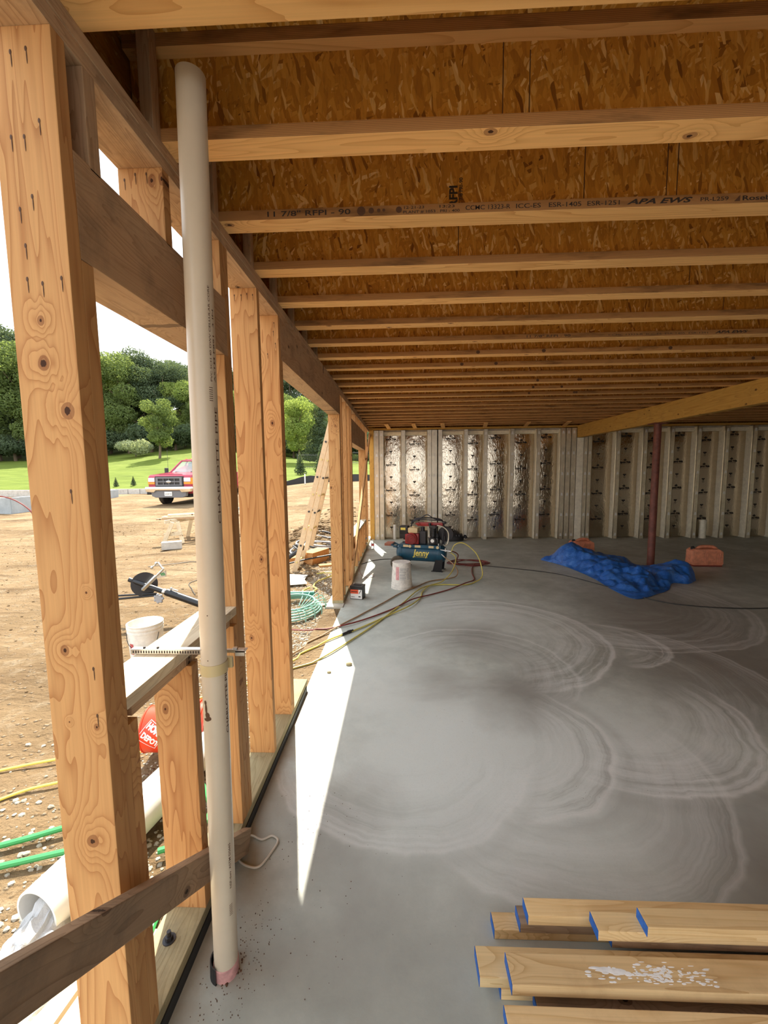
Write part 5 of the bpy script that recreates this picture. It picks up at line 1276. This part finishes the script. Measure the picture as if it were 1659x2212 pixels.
b = MB(); b.tube([(-.65, 1.36, 1.40), (-.35, 1.42, 1.42), (-.05, 1.38, 1.40)], .012, 6, 3); b.tube([(.1, 1.36, 1.40), (.4, 1.42, 1.42), (.7, 1.38, 1.40)], .012, 6, 3); b.build('wiper', 'black_rubber', root, origin=(0, 1.4, 1.4), **k_)
b = MB(); b.bx(-.7, .7, .3, 5.5, .35, .6); b.cyl((-.8, .95, .4), (.8, .95, .4), .06); b.build('chassis', 'truck_black', root, origin=(0, 2, .5), **k_)

# low block wall along the lawn, cast foundation wall
b = MB()
n = 46; P = [(-40+k*(40-5.5)/n, 26.2+.25*math.sin(k*.2)) for k in range(n+1)]
for (xa, ya), (xb, yb) in zip(P, P[1:]):
    z0 = gh(xa, ya)-.3; z1 = 26.2*( -32/F_PX)+CH+.0
    z1 = .70+max(0, (xa+14))*.022
    b.box(((xa+xb)/2, (ya+yb)/2, (z0+z1)/2), (xb-xa-.015, .3, z1-z0)); b.box(((xa+xb)/2, (ya+yb)/2-.15, z1-.12), (.18, .02, .12))
tag(b.build('block_wall', 'cmu', origin=(-20, 26.2, .3)), 'long low grey block wall between the dirt and the lawn', 'wall')
b = MB(); ca, cb_ = at(24, 1090, 16.4), at(250, 1070, 23.6); cl_ = at(-140, 1090, 16.9)
for p, q_ in ((ca, cb_), (cl_, ca)):
    d = Vector((q_.x-p.x, q_.y-p.y, 0)); b.box(((p.x+q_.x)/2, (p.y+q_.y)/2, .20), (d.length+.2, .22, 1.10), Matrix.Rotation(math.atan2(d.y, d.x), 3, 'Z'))
z = 0
tag(b.build('foundation_wall', 'blue_concrete', origin=(-16, 18, z)), 'blue-grey cast concrete foundation wall left of the truck', 'wall')
hose('red_pipe', [(-15.9, 14.6, gh(-15.9, 14.6)+.9), (-15.0, 14.6, .95), (-14.2, 14.6, .80), (-13.6, 14.6, .42), (-13.35, 14.6, .0)], .025, 'hose_red', 'thin red pipe bending down into the dirt at the left edge', 'pipe')

# doorway view: blocks, coil, plates, conduit
def cut(x, y, z, l, w_, h, rz, label, n=1):
    for k in range(n):
        o = MB(); o.box((0, 0, h/2), (w_, l, h), bev=.003); ob = o.build('cutoff_block', 'stud_wood', origin=(0, 0, 0)); ob.location = (x+.004*((k*7) % 3), y+.006*(k % 2), z+k*h); ob.rotation_euler = (0, 0, rz+.01*(k % 3)); tag(ob, label, 'wood block', 'stacked cutoff blocks outside the doorway' if n > 1 else None)
gz = gh(-1.62, 7.75)
cut(-1.62, 7.70, gz, .55, .26, .038, -.42, 'orange cutoff block in the neat stack outside the doorway', n=6)
cut(-2.15, 7.75, gh(-2.15, 7.75), .55, .30, .075, -.6, 'cutoff block lying just left of the block stack outside')
cut(-1.05, 8.45, gh(-1.05, 8.45)+.02, .4, .4, .04, -.5, 'flat cutoff block behind and right of the block stack')
cut(-1.25, 7.45, gh(-1.25, 7.45), .5, .14, .038, -1.2, 'cutoff board lying low just right of the block stack')
cut(-1.18, 7.62, gh(-1.18, 7.62)+.03, .25, .16, .06, .2, 'small cutoff block on the ground behind the far door jamb')
# ladder
root = thing('extension_ladder', 'tan extension ladder leaning against the outside of the wall beyond the doorway', 'ladder', (-1.80, 7.2, gh(-1.8, 7.2)))
A = Vector((-1.84, 7.0, -.06)); B = Vector((-.90, 7.0, 3.4))
for yy, nm in ((0, 0), (.42, 1)):
    lumber('side_rail', A+Vector((0, yy, 0)), B+Vector((0, yy, 0)), .085, .032, (1, 0, 0), 'ladder_tan', root)
    lumber('fly_rail', A.lerp(B, .12)+Vector((.10, yy, -.03)), B+Vector((.10, yy, .1)), .075, .03, (1, 0, 0), 'ladder_tan', root)
for k in range(12):
    p = A.lerp(B, .05+k*.085); b = MB(); b.cyl(p+Vector((0, -.03, 0)), p+Vector((0, .45, 0)), .017, seg=10)
    if k > 1: b.cyl(p+Vector((.10, -.03, -.02)), p+Vector((.10, .45, -.02)), .017, seg=10)
    b.build('rung', 'dark_iron' if k % 2 else 'rung_yellow', root, origin=tuple(p), smooth=True)
# black conduit tangle
random.seed(4)
for k in range(6):
    cx, cy_ = -1.55+.16*random.uniform(-1, 1), 8.6+.3*random.uniform(-1, 1); R_ = .45+.22*random.random()
    pts = [(cx+R_*1.1*math.cos(a*PI/7+k), cy_+R_*.9*math.sin(a*PI/7+k), gh(cx, cy_)+.02+.03*k+.02*math.sin(a*1.7+k)) for a in range(14)]
    hose('conduit_loop', pts, .017, 'conduit_grey' if k % 2 else 'black_rubber', 'loop of dark flexible conduit tangled on the dirt beyond the block stack', 'conduit', sub=4, closed=True)['group'] = 'tangled conduit loops'
root = thing('stake_tube', 'thick black tube with a metal clamp lying over the foot of the ladder', 'tube', (-2.1, 7.0, 0))
b = MB(); b.cyl((-2.08, 6.95, .10), (-1.62, 7.1, .40), .036, seg=16); b.build('tube', 'black_rubber', root, smooth=True)
b = MB(); b.sph((-2.08, 6.93, .09), .05, seg=10); b.cyl((-2.14, 6.9, .06), (-2.02, 6.96, .12), .03); b.cyl((-1.66, 7.09, .37), (-1.60, 7.11, .43), .05); b.build('clamp', 'galvanized', root, smooth=True)
b = MB(); b.tube([(-2.05, 6.95, .07), (-1.7, 7.1, .13), (-1.3, 7.3, .17), (-1.0, 7.4, .2)], .014, 8, 4); b.build('thin_leg', 'black_rubber', root, smooth=True)
b = MB(); b.bx(-.12, .12, -.01, .01, 0, .75); b.build('folding_frame', 'reel_green', origin=(0, 0, 0)); o = bpy.data.objects['folding_frame']; o.location = (-1.55, 9.6, gh(-1.55, 9.6)); o.rotation_euler = (0, .5, 0)
md = o; tag(o, 'dark green folding leg frame standing behind the ladder', 'frame')
# aqua wire reel
root = thing('hose_reel', 'aqua green coil of tubing lying flat outside the doorway', 'coil', (-1.25, 4.85, -.05))
b = MB()
for k in range(5): b.tube([(-1.35+(.36-.02*k)*math.cos(a*PI/9), 4.95+(.44-.03*k)*math.sin(a*PI/9), -.02+.022*k) for a in range(18)], .011, 8, 3, closed=True)
b.build('coil', 'coil_aqua', root, smooth=True)
b = MB()
for k in range(9):
    a = -.9+k*.30; b.tube([(-1.35+.42*math.cos(a), 4.95+.5*math.sin(a), -.04), (-1.35+.40*math.cos(a), 4.95+.47*math.sin(a), .07), (-1.35+.25*math.cos(a-.2), 4.95+.30*math.sin(a-.2), .05), (-1.35+.12*math.cos(a-.4), 4.95+.14*math.sin(a-.4), -.03)], .006, 6, 4)
b.build('tie_loop', 'coil_aqua', root, smooth=True)
b = MB(); b.cyl((-1.62, 5.33, .05), (-1.15, 5.36, .05), .035, seg=14); b.build('wrapped_bundle', 'reel_green', root, smooth=True)
# white plates, yellow rope, bits
for k, (x, y, r) in enumerate(((-1.72, 6.45, .0), (-1.66, 6.15, .4))):
    o = MB().bx(-.20, .20, -.16, .16, 0, .008).build('white_panel', 'plate_white'); o.location = (x, y, gh(x, y)+.03+.01*k); o.rotation_euler = (.05, .03, r); tag(o, ['white flat panel on the gravel outside the doorway, upper one', 'white flat panel on the gravel outside the doorway, lower one with a black cord'][k], 'panel')
hose('power_cable', [(-1.95, 6.05, -.02), (-1.7, 6.2, .0), (-1.52, 6.42, .0), (-1.48, 6.55, .0)], .006, 'cord_black', 'black cord lying over the white panels outside', 'cord')
hose('rope', [(-1.4, 6.75, -.03), (-1.2, 6.8, -.02), (-1.1, 6.65, -.02), (-1.28, 6.3, -.03), (-1.3, 6.0, -.03), (-1.22, 5.85, -.03), (-1.3, 5.65, -.03), (-1.4, 5.75, -.03), (-1.33, 5.9, -.02)], .012, 'hose_yellow', 'dusty yellow rope snaking over the gravel outside the doorway', 'rope')
b = MB(); b.sph((-1.08, 6.9, .0), .07, (1.2, 1, .6), seg=10); tag(b.build('crumpled_wrapper', 'plate_white', origin=(-1.08, 6.9, -.04), smooth=True), 'white crumpled wrapper on the gravel beside the far door jamb', 'wrapper')
o = MB().bx(-.09, .09, -.03, .03, 0, .012).build('metal_bracket', 'galvanized'); o.location = (-1.0, 5.15, -.04); o.rotation_euler = (0, 0, .45); tag(o, 'silvery slotted bracket on the gravel near the aqua coil', 'bracket')
hose('wire', [(-4.7, 7.4, gh(-4.7, 7.4)+.01), (-4.2, 7.8, gh(-4.2, 7.8)+.01), (-3.9, 7.9, gh(-3.9, 7.9)+.01), (-3.6, 8.3, gh(-3.6, 8.3)+.01)], .006, 'cord_black', 'thin dark wire on the dirt in front of the sawhorse', 'wire')
hose('wire', [(-2.9, 5.6, gh(-2.9, 5.6)+.01), (-3.1, 5.9, gh(-3.1, 5.9)+.01), (-3.3, 6.3, gh(-3.3, 6.3)+.01), (-2.9, 6.9, gh(-2.9, 6.9)+.01), (-2.5, 7.0, gh(-2.5, 7.0)+.01)], .005, 'cord_black', 'thin wire looping on the dirt behind the work stand', 'wire')
# gravel
def stones(n, fn, rmin, rmax, mat, name, label, seed):
    random.seed(seed); tmpl = []
    for q_ in range(5):
        t = bmesh.new(); bmesh.ops.create_icosphere(t, subdivisions=1, radius=1)
        for v in t.verts: v.co *= random.uniform(.7, 1.2)
        tmpl.append(([v.co.copy() for v in t.verts], [[v.index for v in f.verts] for f in t.faces])); t.free()
    V, F_ = [], []
    for k in range(n):
        x, y = fn(); r = random.uniform(rmin, rmax)*random.uniform(.5, 1); vs, fs = tmpl[k % 5]; a = random.uniform(0, 6.28); z = gh(x, y); o_ = len(V)
        for v in vs: V.append((x+r*(v.x*math.cos(a)-v.y*math.sin(a))*1.2, y+r*(v.x*math.sin(a)+v.y*math.cos(a)), z+r*v.z*.6+r*.2))
        F_ += [[i+o_ for i in f] for f in fs]
    me = bpy.data.meshes.new(name); me.from_pydata(V, [], F_); me.materials.append(M[mat]); o = bpy.data.objects.new(name, me); COL.objects.link(o)
    return tag(o, label, 'gravel', kind='stuff')
stones(9500, lambda: (-.93-abs(random.gauss(0, .55)), random.uniform(1.0, 9.8)), .004, .018, 'gravel_stone', 'gravel', 'grey gravel strewn on the dirt along the outside of the wall', 31)
stones(2200, lambda: (-1.2-random.random()**.7*9, random.uniform(1.2, 13)), .005, .024, 'dirt', 'dirt_clods', 'small clods of earth scattered over the dirt yard', 32)
stones(900, lambda: (-1.9+random.gauss(0, .4), 10+random.gauss(0, 1.6)), .02, .09, 'dirt', 'dirt_clods', 'bigger clods on the spoil heap behind the ladder', 33)
# silt fence
b = MB(); n = 40; prev = None
for k in range(n+1):
    X = -16+k*.55; Y = 25.6-.0*k+.5*math.sin(k*.5); z = gh(X, Y)
    cur = ((X, Y, z-.1), (X+.02*math.sin(k*2), Y, z+.36+.08*math.sin(k*1.1)))
    if prev: b.quad(prev[0], cur[0], cur[1], prev[1])
    prev = cur
o = b.build('silt_fence', 'silt_black', origin=(-8, 25.5, 1)); o.modifiers.new('s', 'SOLIDIFY').thickness = .01
tag(o, 'low black fabric silt fence between the dirt and the lawn beyond the doorway', 'fence')
o = MB().bx(-.03, .03, -.03, .03, 0, .62).build('marker_stake', 'tab_white'); o.location = (-5.75, 25.0, gh(-5.75, 25.0)); tag(o, 'white stake at the silt fence beyond the doorway', 'stake')
# black picket fence
root = thing('picket_fence', 'black metal picket fence on the lawn beyond the doorway', 'fence', (-8, 34, gh(-8, 34)))
FP = [(-8.9, 36), (-7.0, 37.5), (-6.4, 39.5), (-5.2, 44), (-3.2, 44), (-1.8, 37), (0.5, 36)]
rail = MB(); pick = MB()
for (xa, ya), (xb, yb) in zip(FP, FP[1:]):
    n = max(2, int(math.hypot(xb-xa, yb-ya)/.16))
    for k in range(n):
        x = lerp(xa, xb, k/n); y = lerp(ya, yb, k/n); z = gh(x, y); pick.cyl((x, y, z), (x, y, z+1.35), .014 if k % 12 else .035, seg=4)
    for h in (.15, 1.2): rail.tube([(lerp(xa, xb, k/6), lerp(ya, yb, k/6), gh(lerp(xa, xb, k/6), lerp(ya, yb, k/6))+h) for k in range(7)], .022, 4, 1)
rail.build('rail', 'fence_black', root); o = pick.build('picket', 'fence_black', root); o['kind'] = 'stuff'
# ---- trees
def leafcloud(n, blobs, size, seed, shell=.55):
    random.seed(seed); V, F_ = [], []
    tot = sum(b_[3]**2 for b_ in blobs)
    for (cx, cy_, cz, r, sz) in blobs:
        m = int(n*r*r/tot)
        for k in range(m):
            d = Vector((random.gauss(0, 1), random.gauss(0, 1), random.gauss(0, 1))).normalized()
            rr = r*(shell+(1-shell)*random.random()**.5); rr *= 1+.22*noise.noise(d*2.2+Vector((cx, cy_, cz)))
            p = Vector((cx, cy_, cz))+Vector((d.x*rr, d.y*rr, d.z*rr*sz))
            nrm = (d+Vector((random.gauss(0, .6), random.gauss(0, .6), random.gauss(0, .6)+.35))).normalized()
            a = nrm.cross(Vector((random.random(), random.random(), random.random()))).normalized(); c = nrm.cross(a)
            s_ = size*random.uniform(.5, 1.2); i = len(V)
            V += [p+a*s_, p+c*s_*.6, p-a*s_, p-c*s_*.6]; F_.append((i, i+1, i+2, i+3))
    return V, F_
def mk_tree(seed, h, rad, nleaf, leafsize, mat, kind='round', trunk_r=.25, name='tree'):
    random.seed(seed); blobs = []
    if kind == 'round':
        for k in range(26):
            a = random.uniform(0, 6.28); t = random.random(); z = h*(.22+.68*t); R_ = rad*(math.sin(PI*min(1, .22+.78*(1-t)*.98))**.7)
            q_ = R_*random.random()**.5*.75; blobs.append((q_*math.cos(a), q_*math.sin(a), z, rad*random.uniform(.26, .46), random.uniform(.6, .9)))
    elif kind == 'cone':
        for k in range(30):
            t = k/29; a = k*2.4; R_ = rad*(1-t)*.6; blobs.append((R_*math.cos(a), R_*math.sin(a), h*(.08+.88*t), rad*(.5*(1-t)+.13), .55))
    else:
        for k in range(14):
            a = random.uniform(0, 6.28); q_ = rad*random.random()**.5*.6; blobs.append((q_*math.cos(a), q_*math.sin(a), h*random.uniform(.35, .65), rad*.42, h/rad*.5))
    V, F_ = leafcloud(nleaf, blobs, leafsize, seed)
    me = bpy.data.meshes.new('foliage'); me.from_pydata(V, [], F_); me.materials.append(M[mat])
    b = MB(); b.tube([(0, 0, -.3), (.02*h, 0, h*.25), (-.01*h, .01*h, h*.5), (0, 0, h*.82)], [trunk_r*(1-.8*k/18) for k in range(19)], 8, 6)
    for k in range(6):
        a = k*1.1; z0 = h*(.25+.08*k); b.tube([(0, 0, z0), (rad*.35*math.cos(a), rad*.35*math.sin(a), z0+h*.12), (rad*.6*math.cos(a), rad*.6*math.sin(a), z0+h*.22)], [trunk_r*.4, trunk_r*.35, trunk_r*.3, trunk_r*.2, trunk_r*.15, trunk_r*.1, trunk_r*.1], 6, 3)
    tm = bpy.data.meshes.new('trunk'); b.bm.to_mesh(tm); b.bm.free(); tm.materials.append(M['bark'])
    return me, tm
def put_tree(pair, x, y, s, rz, label, group=None, name='tree', sz=1, dz=0):
    r_ = thing(name, label, 'tree' if name != 'shrub' else 'shrub', (x, y, gh(x, y)+dz), rz, group)
    for nm, me in zip(('foliage', 'trunk'), pair):
        o = bpy.data.objects.new(nm, me); COL.objects.link(o); o.parent = r_; o.scale = (s, s, s*sz)
    return r_
TA = mk_tree(1, 15, 5.2, 32000, .16, 'leaf'); TB = mk_tree(2, 14, 4.8, 30000, .16, 'leaf_bright'); TC = mk_tree(3, 16, 5.5, 32000, .17, 'leaf_dark'); TU = mk_tree(9, 4.5, 4.2, 12000, .16, 'leaf_dark', 'shrub')
random.seed(8)
for k in range(30):
    bb = -1.32+k*.047; Y = 60+random.uniform(-2, 4); X = bb*Y
    hpx = interp([(-1.3, 735), (-.92, 735), (-.72, 765), (-.62, 775), (-.5, 815), (-.42, 850), (-.27, 835), (-.2, 880), (-.1, 900), (.2, 900)], bb)
    top = CH+(1020-hpx)/F_PX*Y; s = (top-gh(X, Y))/15*1.03
    pair = (TA, TC, TA, TB)[random.randrange(4)]
    if bb > -.3: pair = (TA, TB)[k % 2]
    o = put_tree(pair, X, Y, s*random.uniform(.95, 1.06), random.uniform(0, 6), 'tall leafy tree in the woods behind the lawn', 'trees of the woods', 'woodland_tree')
for k in range(22):
    bb = -1.3+k*.065; Y = 69+random.uniform(-2, 2); X = bb*Y
    put_tree((TC, TA)[k % 2], X, Y, .80, random.uniform(0, 6), 'dark tree in the rear row of the woods', 'rear trees of the woods', 'woodland_tree')
for k in range(24):
    bb = -1.3+k*.058; Y = 57.5+random.uniform(-1, 1); X = bb*Y
    put_tree(TU, X, Y, random.uniform(.75, 1.15), random.uniform(0, 6), 'dark undergrowth shrub at the edge of the woods', 'undergrowth along the woods', 'shrub')
T1 = mk_tree(21, 7.0, 2.2, 14000, .10, 'leaf', trunk_r=.16)
put_tree(T1, at(343, 960, 47.5).x, 47.5, 1.0, .3, 'small round-headed tree alone on the lawn above the truck', name='lawn_tree')
T2 = mk_tree(22, 2.8, 2.3, 9000, .09, 'leaf_grey', 'shrub', trunk_r=.08)
put_tree(T2, at(291, 960, 51.5).x, 51.5, 1.0, 0, 'pale grey-green rounded shrub on the lawn left of the small tree', name='shrub', dz=-.2)
T3 = mk_tree(23, 7.2, 2.2, 14000, .10, 'leaf_bright', trunk_r=.12)
put_tree(T3, at(644, 960, 46).x, 46, 1.0, 1.0, 'bright yellow-green tree seen through the doorway', name='lawn_tree')
T4 = mk_tree(24, 8.0, 2.0, 14000, .10, 'leaf_dark', 'cone', trunk_r=.14)
put_tree(T4, at(694, 960, 47).x, 47, 1.0, 1.0, 'dark blue-green evergreen tree beside the bright tree beyond the doorway', name='evergreen_tree')
T5 = mk_tree(25, 1.7, .45, 1500, .06, 'leaf_dark', 'cone', trunk_r=.04)
put_tree(T5, at(648, 1000, 31).x, 31, 1.0, 0, 'small dark conical evergreen in front of the black picket fence', name='evergreen_shrub')
put_tree(T5, at(694, 1000, 30).x, 30, 1.25, 2, 'taller conical evergreen beside the ladder top', name='evergreen_shrub')
put_tree(T5, at(250, 1040, 28.5).x, 28.5, .40, 0, 'tiny evergreen on the lawn edge above the block wall, left one', name='evergreen_shrub')
put_tree(T5, at(288, 1040, 28.5).x, 28.5, .40, 2, 'tiny evergreen on the lawn edge above the block wall, nearer the truck', name='evergreen_shrub')
# house glimpse
root = thing('house', 'grey-roofed house glimpsed between the leaves beyond the doorway', 'house', (at(600, 900, 64).x-.4, 64, 2.5))
MB().bx(-3, 2.2, 0, 6, 0, 5.4).build('house_wall', 'siding', root, local=True)
MB().prism([(-3.6, 5.4), (2.8, 5.4), (-.4, 8.0)], 'y', -.4, 6.4).build('roof', 'roofing', root, local=True, origin=(0, 0, 5.4))
